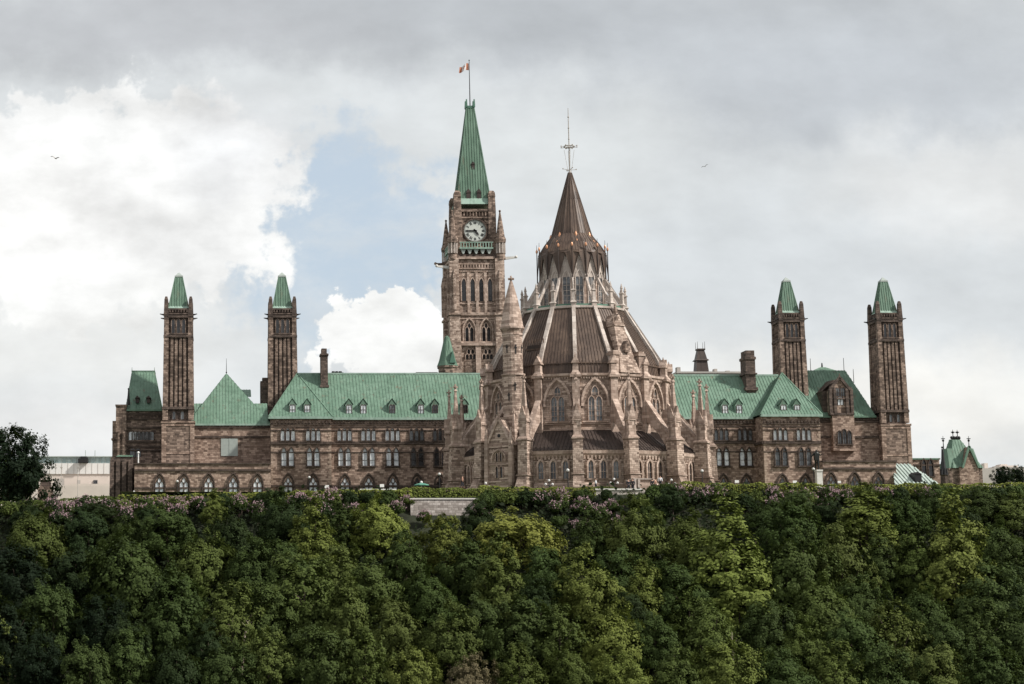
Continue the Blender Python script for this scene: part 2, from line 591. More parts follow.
    def mesh(self, name, mats, smooth=False, tidy=True):
        me = bpy.data.meshes.new(name)
        me.from_pydata(self.v, [], self.f)
        for m in (mats if isinstance(mats, (list, tuple)) else [mats]):
            me.materials.append(m)
        me.polygons.foreach_set('material_index', self.mi)
        if tidy:
            b = bmesh.new()
            b.from_mesh(me)
            bmesh.ops.recalc_face_normals(b, faces=b.faces)
            b.to_mesh(me)
            b.free()
        if smooth:
            me.polygons.foreach_set('use_smooth', [True] * len(me.polygons))
        me.update()
        return me


WL = {}


def link(name, data, parent=None):
    o = bpy.data.objects.new(name, data)
    COL.objects.link(o)
    if parent is not None:
        o.parent = parent
        WL[o.name] = WL[parent.name]
    else:
        WL[o.name] = Vector((0, 0, 0))
    return o


def tag(o, label=None, cat=None, group=None, kind=None):
    if label: o['label'] = label
    if cat: o['category'] = cat
    if group: o['group'] = group
    if kind: o['kind'] = kind
    return o


def thing(name, label, cat, loc, group=None):
    o = link(name, None)
    o.location = loc
    WL[o.name] = Vector(loc)
    return tag(o, label, cat, group)


def part(name, mb, mat, parent, local=False, label=None, smooth=False):
    """mesh given in world coordinates (or, local=True, in the thing's own)"""
    if not local:
        d = WL[parent.name]
        mb.v = [(x - d.x, y - d.y, z - d.z) for x, y, z in mb.v]
    o = link(name, mb.mesh(name, mat, smooth), parent)
    if label:
        o['label'] = label
    return o


def inst(name, me, parent, loc, ang=0.0):
    o = link(name, me, parent)
    o.location = Vector(loc) - WL[parent.name]
    o.rotation_euler = (0, 0, ang)
    return o


def kids(o):
    return [c for c in bpy.data.objects if c.parent == o]


def copy_tree(o, parent=None, index=None):
    if index is None:
        index = {}
        for c in bpy.data.objects:
            if c.parent is not None:
                index.setdefault(c.parent.name, []).append(c)
    c = o.copy()
    COL.objects.link(c)
    c.parent = parent
    WL[c.name] = WL[o.name].copy()
    for ch in index.get(o.name, []):
        copy_tree(ch, c, index)
    return c


def arch(w, h, hs, n=6):
    """outline of a pointed arch, from the left foot over the point to the right foot"""
    dh = h - hs
    r = (w * w / 4 + dh * dh) / w
    cx = r - w / 2
    a1 = math.atan2(dh, -cx)
    L = [(-w / 2, 0.0)]
    for k in range(n + 1):
        a = math.pi + (a1 - math.pi) * k / n
        L.append((cx + r * math.cos(a), hs + r * math.sin(a)))
    return L + [(-x, y) for x, y in reversed(L[:-1])]


WC = {}


def window_meshes(key, lights, t=.14, dep=.26, hood=None, sill=None, mull=True, frame='trim', glass='glass_pale', hood_mat=None, bars=0):
    """lights: (a, b, w, h, hs) pointed lights; hood: (b, w, h, hs, t) a big drip-mould arch; sill: (w, h)"""
    if key in WC:
        return WC[key]
    f, g = MB(), MB()
    for (a, b, w, h, hs) in lights:
        T0 = lambda x, y, c, a=a, b=b: ID(x + a, y + b, c)
        f.ring(arch(w + 2 * t, h + t * 1.3, hs), arch(w, h, hs), 0, dep, T0)
        P = arch(w + .02, h + .01, hs)
        g.face([T0(x, y, .035) for x, y in P])
        if mull:
            f.box(a - .035, a + .035, b, b + h * .93, .04, .12)
        for k in range(bars):
            z = b + hs * (k + 1) / (bars + 1)
            f.box(a - w / 2, a + w / 2, z - .03, z + .03, .04, .11)
    if hood:
        b, w, h, hs, ht = hood
        T0 = lambda x, y, c: ID(x, y + b, c)
        f.ring(arch(w + 2 * ht, h + ht * 1.4, hs, 8), arch(w, h, hs, 8), 0, dep + .14, T0)
        f.ring(arch(w, h, hs, 8), arch(w - .22, h - .2, hs, 8), 0, dep * .55, T0)
    if sill:
        sw, sh = sill
        f.box(-sw / 2, sw / 2, -sh, 0, 0, dep + .1)
    WC[key] = (f.mesh('window_frame_' + key, M[frame]), g.mesh('window_pane_' + key, M[glass], tidy=False))
    return WC[key]


def window(parent, loc, ang, key, name='window', label=None, local=False):
    fm, pm = WC[key]
    if local:
        o = link(name, fm, parent)
        o.location = loc
        o.rotation_euler = (0, 0, ang)
    else:
        o = inst(name, fm, parent, loc, ang)
    link('pane', pm, o)
    if label:
        o['label'] = label
    return o

# ------------------------------------------------------------------ setting: ground, slope, river
def ramp01(x, a, b):
    t = max(0.0, min(1.0, (x - a) / (b - a)))
    return t * t * (3 - 2 * t)


def plateau_z(x):
    return -2.2 + 2.2 * ramp01(x, XX(30, 575), XX(190, 575))


def edge_z(x):
    """height of the terrace edge: lower towards the left"""
    return -3.4 + 2.2 * ramp01(x, XX(-60, 552), XX(400, 552)) ** .75 + .6 * ramp01(x, XX(480, 552), XX(700, 552))


def ground_z(x, y):
    e, p = edge_z(x), plateau_z(x)
    if y >= 575: return p + (0 - p) * ramp01(y, 800, 1500)
    if y >= 553: return e + (p - e) * ((y - 553) / 22.0)
    if y >= 545: return e + (-7.0 - e) * ((553 - y) / 8.0)
    if y >= 503: return -7.0 - 24.0 * (545 - y) / 42.0
    if y >= 494: return -31.0 - 4.0 * (503 - y) / 9
    return -35.0


def build_ground():
    xs = [-9000, -4000, -1500, -700, -400, -250] + [(-160 + 8 * k) for k in range(50)] + [260, 340, 500, 800, 1600, 4000, 9000]
    ys = [-300, 100, 300, 420, 480, 490, 494, 498] + [503 + 3 * k for k in range(13)] + [542, 545, 547, 549, 551, 553, 557, 562, 568, 575, 600, 660, 760, 1000, 1600, 3000, 6000, 12000]
    mb = MB()
    for i, x in enumerate(xs):
        for y in ys:
            z = ground_z(x, y)
            if 499 < y < 545:
                z += math.sin(x * .21 + y * .13) * .5 + math.sin(x * .07 - y * .19) * .7
            mb.v.append((x, y, z))
    n = len(ys)
    for i in range(len(xs) - 1):
        for j in range(n - 1):
            mb.f.append((i * n + j, (i + 1) * n + j, (i + 1) * n + j + 1, i * n + j + 1))
            mb.mi.append(0 if ys[j] < 553 else 1)
    o = link('ground', mb.mesh('ground', [M['soil'], M['lawn']], tidy=False))
    tag(o, kind='structure')
    r = MB()
    r.face([(-9000, -2500, -33.5), (9000, -2500, -33.5), (9000, 499, -33.5), (-9000, 499, -33.5)])
    m, t, b = new_mat('river_water')
    b.inputs['Base Color'].default_value = (.035, .045, .04, 1)
    b.inputs['Roughness'].default_value = .12
    tc = t.node('ShaderNodeTexCoord')
    bp = t.node('ShaderNodeBump'); bp.inputs['Strength'].default_value = .25
    t.put(bp.inputs['Height'], t.noise(tc.outputs['Object'], .6, 4))
    t.l.new(bp.outputs[0], b.inputs['Normal'])
    tag(link('river', r.mesh('river', m, tidy=False)), kind='structure')
    p = MB()
    x0, x1 = XX(120, 560), XX(930, 560)
    p.face([(x0, 561, .06), (x1, 561, .06), (x1, 574.8, .06), (x0, 574.8, .06)])
    tag(link('path', p.mesh('path', M['paving'], tidy=False)), kind='structure')


build_ground()

# ------------------------------------------------------------------ window kinds
MP = M_PX(640)                        # metres per pixel at the facade
zz = lambda py: ZZ(py, 640)
hh = lambda p0, p1, Y=640: abs(ZZ(p0, Y) - ZZ(p1, Y))


def three(key, glass, w=.62, gap=1.0, h=2.35):
    window_meshes(key, [(-gap, 0, w, h * .93, h * .66), (0, 0, w, h, h * .72), (gap, 0, w, h * .93, h * .66)], t=.15, dep=.3, sill=(gap * 2 + w + .5, .22), glass=glass, mull=False)


def two(key, glass, w=.86, gap=.70, h=3.4):
    window_meshes(key, [(-gap, 0, w, h, h * .62), (gap, 0, w, h, h * .62)], t=.2, dep=.34, sill=(gap * 2 + w + .6, .3), glass=glass, bars=1, mull=False)


for g, nm in (('glass_pale', 'pale'), ('glass_dark', 'dark'), ('glass_mid', 'mid')):
    three('three_' + nm, g)
    two('two_' + nm, g)
    window_meshes('base_' + nm, [(-.42, 0, .62, 2.3, 1.6), (.42, 0, .62, 2.3, 1.6), (0, 2.15, .5, .85, .3)], t=.10, dep=.16,
                  hood=(0, 1.95, 3.75, 1.75, .22), glass=g, mull=False)
    window_meshes('dormer_' + nm, [(0, 0, .92, 1.42, 1.36)], t=.12, dep=.12, glass=g, frame='trim', bars=1)
    window_meshes('tall_' + nm, [(0, 0, 1.05, 1.55, 1.25)], t=.1, dep=.16, glass=g)

# ------------------------------------------------------------------ parliament building (long ranges behind)
PB = thing('parliament_building', 'long brown stone parliament block with green copper roofs stretching behind the domed library', 'building',
           (XX(512, 650), 650, 0))
YL, YR = 640.0, 646.0


def trim_band(x0, x1, Y, py, h=.35, d=.22, mb=None):
    z = ZZ(py, Y)
    mb.wbox(x0, x1, Y - d, Y + .05, z - h / 2, z + h / 2)


def dentils(mb, x0, x1, Y, py, step=.62, w=.3, h=.42, d=.3):
    z = ZZ(py, Y)
    n = int((x1 - x0) / step)
    for k in range(n):
        x = x0 + (k + .5) * (x1 - x0) / n
        mb.wbox(x - w / 2, x + w / 2, Y - d, Y + .05, z - h / 2, z + h / 2)


def wall_part(x0, x1, Y, Yb, ztop, z0=-2.2, mat='wing', name='wall'):
    return part(name, MB().wbox(x0, x1, Y, Yb, z0, ztop), M[mat], PB)


def quoins(x, Y, z0, z1, side):
    mb = MB()
    z, k = z0, 0
    while z < z1 - .5:
        w = .62 if k % 2 else .38
        a, b = (x - .04, x + w) if side > 0 else (x - w, x + .04)
        mb.wbox(a, b, Y - .05, Y + (.5 if k % 2 else .8), z, z + .42)
        z += .46; k += 1
    part('quoin', mb, M['quoin'], PB)


def dormer(px, Y0, slope_dy, w_px=7.0, key='dormer_pale', Yplane=None):
    """small gabled dormer on a slope; Y0 = depth of its front"""
    mp = M_PX(Y0)
    x, w = XX(px, Y0, 408), w_px * mp / 2
    z0, z1, z2 = ZZ(414.3, Y0), ZZ(404.4, Y0), ZZ(398.3, Y0)
    d = part('dormer', MB().wbox(x - w, x + w, Y0, Y0 + 4.5, z0, z1), M['copper_light'], PB)
    r = MB()
    e = .18
    for s in (-1, 1):
        r.roof([(x + s * (w + e), Y0 - .12, z1), (x + s * (w + e), Y0 + 5, z1), (x, Y0 + 5, z2), (x, Y0 - .12, z2)], .8, .08, .06)
    r.face([(x - w, Y0 - .02, z1), (x + w, Y0 - .02, z1), (x, Y0 - .02, z2 - .1)])
    part('roof', r, M['copper'], d)
    fm, pm = WC[key]
    o = link('window', fm, d)
    o.location = Vector((x, Y0 - .06, z0 + .18)) - WL[d.name]
    o.data = joined(fm, pm)          # thing > dormer > window: the pane stays in the window's mesh
    return d


JC = {}


def joined(fm, pm):
    k = (fm.name, pm.name)
    if k in JC:
        return JC[k]
    b = bmesh.new()
    b.from_mesh(fm)
    n0 = len(b.faces)
    b.from_mesh(pm)
    b.faces.ensure_lookup_table()
    me = bpy.data.meshes.new(fm.name + '_glazed')
    for f in b.faces[n0:]:
        f.material_index = 1
    b.to_mesh(me); b.free()
    me.materials.append(fm.materials[0]); me.materials.append(pm.materials[0])
    JC[k] = me
    return me


def facade_row(pxs, Y, py, key, kinds=None):
    for i, p in enumerate(pxs):
        kk = kinds[i] if kinds else 'pale'
        window(PB, (XX(p, Y, py), Y, ZZ(py, Y)), 0, key + '_' + kk)


def left_range():
    Yp, Yb = 638.0, 658.0
    xa, xb, xc = XX(271, Yp), XX(331, Yp), XX(566, YL)
    ze, zr = ZZ(418.7, YL), ZZ(374, 649)
    wall_part(xa, xb, Yp, Yb, ze - .1)
    wall_part(xb, xc, YL, Yb, ze - .1)
    quoins(xa, Yp, -1, ze - 1, 1); quoins(xb, Yp, -1, ze - 1, -1)
    tm = MB()
    for x0, x1, Y in ((xa - .1, xb + .1, Yp), (xb, xc, YL)):
        trim_band(x0, x1, Y, 443.0, .55, .3, tm)
        trim_band(x0, x1, Y, 430.5, .22, .14, tm)
        trim_band(x0, x1, Y, 427.0, .2, .12, tm)
        trim_band(x0, x1, Y, 452.3, .2, .12, tm)
        trim_band(x0, x1, Y, 486.2, .4, .25, tm)
        trim_band(x0, x1, Y, 424.2, .25, .2, tm)
        dentils(tm, x0, x1, Y, 422.2)
    part('string_course', tm, M['trim'], PB)
    gt = MB()
    gt.wbox(xa - .5, xb + .4, Yp - .5, Yp + .3, ze - .25, ze + .2)
    gt.wbox(xb + .41, xc, YL - .5, YL + .3, ze - .25, ze + .2)
    part('gutter', gt, M['copper_light'], PB)
    # long roof
    xap = XX(297.3, 649, 374)
    r = MB()
    r.roof([(xb - 2, YL - .45, ze + .15), (xc, YL - .45, ze + .15), (xc, 649, zr), (xap, 649, zr)])
    r.roof([(xap, 649, zr), (xc, 649, zr), (xc, Yb, ze + .15), (xap, Yb, ze + .15)], 2)
    part('roof', r, M['copper'], PB)
    rd = MB().wbox(xap, xc, 648.8, 649.2, zr - .1, zr + .22)
    part('ridge_cap', rd, M['copper_light'], PB)
    h = MB()
    A, B, Cc, D, P = (xa - .45, Yp - .45, ze + .15), (xb + .35, Yp - .45, ze + .15), (xb + .35, 660, ze + .15), (xa - .45, 660, ze + .15), (xap, 649, zr + .12)
    for q in ((A, B, P), (B, Cc, P), (Cc, D, P), (D, A, P)):
        h.roof(q)
    for q in (A, B):
        h.bar(q, P, .22, .22)
    part('hip_roof', h, M['copper'], PB)
    # chimney
    c = MB()
    x, w = XX(324.6, 647), 3.6 * MP
    c.wbox(x - w, x + w, 646, 648.6, ZZ(390, 647), ZZ(354, 647))
    c.wbox(x - w - .15, x + w + .15, 645.8, 648.8, ZZ(356, 647), ZZ(354.4, 647))
    c.wbox(x - w * .75, x + w * .75, 646.2, 648.4, ZZ(354, 647), ZZ(349, 647))
    c.wbox(x - w - .2, x + w + .2, 645.8, 648.8, ZZ(388, 647), ZZ(385.5, 647))
    part('chimney', c, M['soot'], PB)
    for p, k, Y in ((292.5, 'pale', 638.8), (307.2, 'pale', 638.8), (349, 'pale', 640.5), (363.4, 'pale', 640.5), (392.2, 'mid', 640.5), (420.8, 'pale', 640.5), (435, 'dark', 640.5), (464.8, 'dark', 640.5)):
        dormer(p, Y, 0, key='dormer_' + k)
    facade_row((287.8, 313.2), Yp, 440.6, 'three', ('pale', 'pale'))
    facade_row((344.5, 368.4, 392.5, 416.6, 440.2), YL, 440.6, 'three', ('pale', 'pale', 'pale', 'mid', 'dark'))
    facade_row((287.6, 313.2), Yp, 465.8, 'two', ('pale', 'pale'))
    facade_row((344.5, 368.6, 392.5, 417.3, 440.4), YL, 465.8, 'two', ('pale', 'pale', 'pale', 'dark', 'dark'))
    facade_row((288.1, 313.2), Yp, 494, 'base', ('pale', 'pale'))
    facade_row((345, 368.8, 393, 417.2, 440.2), YL, 494, 'base', ('pale', 'pale', 'pale', 'dark', 'dark'))


left_range()


def right_range():
    Yp, Yb = 641.0, 664.0
    xa, xb, x0 = XX(763, Yp), XX(820, Yp), XX(600, YR)
    ze, zr = ZZ(418, YR), ZZ(375.5, 655)
    wall_part(xa, xb, Yp, Yb, ze - .1)
    wall_part(x0, xa, YR, Yb, ze - .1)
    quoins(xa, Yp, -1, ze - 1, 1); quoins(xb, Yp, -1, ze - 1, -1)
    tm = MB()
    for a, b, Y in ((xa - .1, xb + .1, Yp), (x0, xa, YR)):
        for py, h, d in ((442.4, .55, .3), (429.9, .22, .14), (426.4, .2, .12), (451.7, .2, .12), (486, .4, .25), (423.6, .25, .2)):
            trim_band(a, b, Y, py, h, d, tm)
        dentils(tm, a, b, Y, 421.6)
    tm.wbox(xa - .3, xa + .02, Yp - .3, YR, ZZ(442.4, Yp) - .27, ZZ(442.4, Yp) + .27)
    part('string_course', tm, M['trim'], PB)
    gt = MB()
    gt.wbox(xa - .4, xb + .5, Yp - .5, Yp + .3, ze - .25, ze + .2)
    gt.wbox(x0, xa - .41, YR - .5, YR + .3, ze - .25, ze + .2)
    part('gutter', gt, M['copper_light'], PB)
    xap = XX(782, 652.5, 375)
    r = MB()
    r.roof([(x0, YR - .45, ze + .15), (xa + 2, YR - .45, ze + .15), (xap, 655, zr), (x0, 655, zr)])
    r.roof([(x0, 655, zr), (xap, 655, zr), (xap, Yb, ze + .15), (x0, Yb, ze + .15)], 2)
    part('roof', r, M['copper'], PB)
    part('ridge_cap', MB().wbox(x0, xap, 654.8, 655.2, zr - .1, zr + .22), M['copper_light'], PB)
    h = MB()
    A, B, Cc, D, P = (xa - .45, Yp - .45, ze + .15), (xb + .45, Yp - .45, ze + .15), (xb + .45, 665, ze + .15), (xa - .45, 665, ze + .15), (xap, 652.5, zr + .2)
    for q in ((A, B, P), (B, Cc, P), (Cc, D, P), (D, A, P)):
        h.roof(q)
    for q in (A, B):
        h.bar(q, P, .22, .22)
    part('hip_roof', h, M['copper'], PB)
    c = MB()
    x, w = XX(751.6, 652), 5.0 * MP
    c.wbox(x - w, x + w, 651, 654.5, ZZ(394, 652), ZZ(357, 652))
    c.wbox(x - w - .15, x + w + .15, 650.8, 654.7, ZZ(360, 652), ZZ(357.5, 652))
    c.wbox(x - w * .85, x + w * .95, 651.1, 654.4, ZZ(357, 652), ZZ(351, 652))
    c.wbox(x - w - .25, x + w + .25, 650.7, 654.8, ZZ(375, 652), ZZ(373.6, 652))
    c.wbox(x - w - .3, x + w + .3, 650.6, 654.7, ZZ(391, 652), ZZ(388, 652))
    part('chimney', c, M['soot'], PB)
    for p, k, Y in ((725, 'pale', 646.5), (739, 'pale', 646.5), (783.5, 'pale', 641.85), (797, 'pale', 641.85)):
        dormer(p, Y, 0, key='dormer_' + k)
    facade_row((721.4, 745), YR, 440.2, 'three', ('mid', 'mid'))
    facade_row((780.3, 803.7), Yp, 440.2, 'three')
    facade_row((723, 746), YR, 465.6, 'two')
    facade_row((781.3, 805.2), Yp, 465.6, 'two', ('mid', 'mid'))
    facade_row((724, 747), YR, 494, 'base', ('mid', 'mid'))
    facade_row((783, 806), Yp, 494, 'base', ('mid', 'mid'))
    # flat roofs and ventilator seen over the ridge
    Yv = 676
    f = MB()
    a, b = XX(680, Yv), XX(746, Yv)
    f.wbox(a, b, Yv, Yv + 10, 8, ZZ(373.5, Yv))
    f.wbox(a - .3, b + .3, Yv - .3, Yv + 10, ZZ(373.4, Yv), ZZ(371.6, Yv))
    for p0, p1, t in ((680.5, 684, 366.5), (718, 721, 368.2), (730, 733.5, 370)):
        f.wbox(XX(p0, Yv), XX(p1, Yv), Yv + 1, Yv + 2.5, ZZ(372, Yv), ZZ(t, Yv))
    part('rear_flat_roof', f, M['far_grey'], PB)
    v = MB()
    x = XX(703.3, Yv + 4)
    mp = M_PX(Yv + 4)
    z = lambda p: ZZ(p, Yv + 4)
    v.frust(x, Yv + 4, z(372), 6.2 * mp, 6.2 * mp, z(361), 5.2 * mp, 5.2 * mp)
    v.frust(x, Yv + 4, z(361), 6.8 * mp, 6.8 * mp, z(359.6), 5.8 * mp, 5.8 * mp)
    v.frust(x, Yv + 4, z(359.6), 5.2 * mp, 5.2 * mp, z(350.5), 3.2 * mp, 3.2 * mp)
    v.wbox(x - 4 * mp, x + 4 * mp, Yv + 4 - 4 * mp, Yv + 4 + 4 * mp, z(350.5), z(349))
    for sx in (-3.6, 3.6):
        for sy in (-3.6, 3.6):
            v.tube((x + sx * mp, Yv + 4 + sy * mp, z(349)), (x + sx * mp, Yv + 4 + sy * mp, z(342)), .06, .03, 5)
    part('ventilator', v, M['brown_dark'], PB)


right_range()


def left_end():
    # wall and pyramid roof between the two left towers
    Y = 643.0
    xa, xb = XX(190, Y), XX(270, Y)
    ze = ZZ(424.6, Y)
    wall_part(xa, xb, Y, 662, ze - .1)
    tm = MB()
    trim_band(xa, xb, Y, 437.0, .35, .2, tm); trim_band(xa, xb, Y, 427.5, .3, .25, tm)
    dentils(tm, xa, xb, Y, 426)
    part('string_course', tm, M['trim'], PB)
    part('gutter', MB().wbox(xa, xb, Y - .4, Y + .2, ze - .2, ze + .15), M['copper_light'], PB)
    pn = MB()
    x0, x1, z0, z1 = XX(221, Y), XX(237.7, Y), ZZ(456, Y), ZZ(438.6, Y)
    pn.wbox(x0, x1, Y - .12, Y + .02, z0, z1)
    pn.wbox((x0 + x1) / 2 - .06, (x0 + x1) / 2 + .06, Y - .17, Y - .1, z0, z1)
    part('window_board', pn, M['panel'], PB, label='pale grey green boarded window')
    r = MB()
    P = (XX(226.4, 653, 373.4), 653, ZZ(373.4, 653))
    A, B = (XX(187, Y), Y - .35, ze + .1), (XX(271.5, Y), Y - .35, ze + .1)
    Cc, D = (B[0], 663.5, ze + .1), (A[0], 663.5, ze + .1)
    for q in ((A, B, P), (B, Cc, P), (Cc, D, P), (D, A, P)):
        r.roof(q)
    part('pyramid_roof', r, M['copper'], PB)
    zl = ZZ(403.5, 649)
    r = MB()
    xl, xr = XX(166, Y), XX(268, Y)
    r.roof([(xl, Y - .3, ze + .05), (xr, Y - .3, ze + .05), (xr, 649, zl), (xl, 649, zl)])
    r.roof([(xl, 649, zl), (xr, 649, zl), (xr, 656, ze), (xl, 656, ze)], 2)
    r.roof([(XX(240, 655, 383), 653, ZZ(398, 655)), (XX(251, 655, 383), 653, ZZ(398, 655)), (XX(251, 655, 383), 658, ZZ(388, 655)), (XX(240, 655, 383), 658, ZZ(388, 655))])
    part('roof', r, M['copper'], PB)
    fp = MB().tube((P[0], 653, P[2] - .2), (P[0], 653, ZZ(358.5, 653)), .07, .03, 6)
    fp.ball((P[0], 653, P[2] + .2), .16)
    part('finial', fp, M['black'], PB)
    # small stack beside the second tower
    s = MB()
    s.wbox(XX(260.5, 652), XX(269, 652), 652, 655, 6, ZZ(381, 652))
    s.wbox(XX(262.5, 652), XX(269, 652), 652.2, 654.8, ZZ(381, 652), ZZ(377.5, 652))
    part('stair_stack', s, M['soot'], PB)
    # low front wing
    Yw = 634.0
    xa, xb = XX(134.7, Yw), XX(270.6, Yw)
    wall_part(xa, xb, Yw, 650, ZZ(464.3, Yw), name='low_wing_wall')
    tm = MB()
    tm.wbox(xa - .2, xb, Yw - .25, 650, ZZ(464.3, Yw), ZZ(463, Yw))
    trim_band(xa, xb, Yw, 470.3, .4, .25, tm); trim_band(xa, xb, Yw, 488, .3, .2, tm)
    part('low_wing_coping', tm, M['trim'], PB)
    facade_row((159.3, 183.8, 208.6, 233.2, 257.5), Yw, 494, 'base')
    # end pavilion
    Y = 645.0
    xa, xb, xm = XX(112.5, Y), XX(164, Y), XX(126, Y)
    wall_part(xm, xb, Y, 662, ZZ(410.3, Y), mat='tower', name='pavilion_wall')
    e = MB()
    e.wbox(XX(116, Y), XX(126.5, Y), Y - .8, 660, -2.5, ZZ(406.5, Y))
    e.wbox(XX(115.4, Y), XX(127, Y), Y - 1, 660, ZZ(406.5, Y), ZZ(405, Y))
    e.wbox(xa, XX(116.5, Y), Y - .3, 658, -2.5, ZZ(421, Y))
    e.wbox(XX(111.5, Y), XX(117, Y), Y - .6, 658, ZZ(440, Y), ZZ(438.5, Y))
    e.wbox(XX(118, Y), XX(120, Y), Y - 1.2, Y, -2.5, ZZ(432, Y))
    e.wbox(XX(123, Y), XX(125.5, Y), Y - 1.2, Y, -2.5, ZZ(432, Y))
    part('corner_buttress', e, M['tower'], PB)
    e = MB()
    e.wbox(XX(112.6, Y), XX(134, Y), Y - 5, Y - .9, -2.5, ZZ(459, Y))
    for p in (114, 120, 126, 132):
        e.frust(XX(p, Y), Y - 5.3, -2.5, .5, .6, ZZ(462, Y), .35, .3)
    part('porch', e, M['soot'], PB)
    g = MB()
    g.roof([(XX(117.5, Y), Y - 5.2, ZZ(458.6, Y)), (XX(134.5, Y), Y - 5.2, ZZ(458.6, Y)), (XX(133, Y), Y - 1, ZZ(455.5, Y)), (XX(119, Y), Y - 1, ZZ(455.5, Y))])
    part('porch_roof', g, M['copper'], PB)
    tm = MB()
    for py in (414, 419, 428, 442, 447, 450.5):
        trim_band(xm, xb, Y, py, .32, .25, tm)
    dentils(tm, xm, xb, Y, 416)
    part('string_course', tm, M['trim'], PB)
    for p in (131.7, 135.4, 139.2, 143, 147, 151):
        window(PB, (XX(p, Y), Y, ZZ(440, Y)), 0, 'tall_pale' if p < 138 else 'tall_mid')
    for p in (133, 138):
        window(PB, (XX(p, Y), Y, ZZ(457, Y)), 0, 'tall_mid')
    r = MB()
    z0, z1 = ZZ(410.2, Y), ZZ(371.8, 652)
    b0, b1, t0, t1 = XX(125.3, Y), XX(161.8, Y), XX(132, 652, 372), XX(154.5, 652, 372)
    ya, yb, yc, yd = Y - .3, 661, 652, 656
    V = [(b0, ya, z0), (b1, ya, z0), (b1, yb, z0), (b0, yb, z0)]
    U = [(t0, yc, z1), (t1, yc, z1), (t1, yd, z1), (t0, yd, z1)]
    for i in range(4):
        r.roof([V[i], V[(i + 1) % 4], U[(i + 1) % 4], U[i]])
    r.face(U)
    r.wbox(t0 - .1, t1 + .1, yc - .1, yd + .1, z1, z1 + .25)
    for x in (t0, t1):
        r.tube((x, yc, z1), (x, yc, z1 + .9), .08, .03, 5)
    r.wbox(b0 - .2, b1 + .1, ya - .25, ya + .2, z0 - .2, z0 + .15)
    part('mansard_roof', r, M['copper'], PB)
    d = MB()
    for p in (137.7, 148.7):
        x = XX(p, 646.5, 401)
        d.wbox(x - .32, x + .32, 645.3, 648.8, ZZ(402.5, 645), ZZ(398, 645))
        d.prism([(x - .5, ZZ(398, 645)), (x + .5, ZZ(398, 645)), (x, ZZ(395.5, 645))], -648.5, -644.9)
    part('roof_vent', d, M['brown_dark'], PB)
    sp = MB().tube((XX(128.3, Y), Y, ZZ(405, Y)), (XX(128.3, Y), Y, ZZ(388, Y)), .32, .1, 6)
    sp.ball((XX(128.3, Y), Y, ZZ(389, Y)), .2)
    part('finial', sp, M['black'], PB)


left_end()


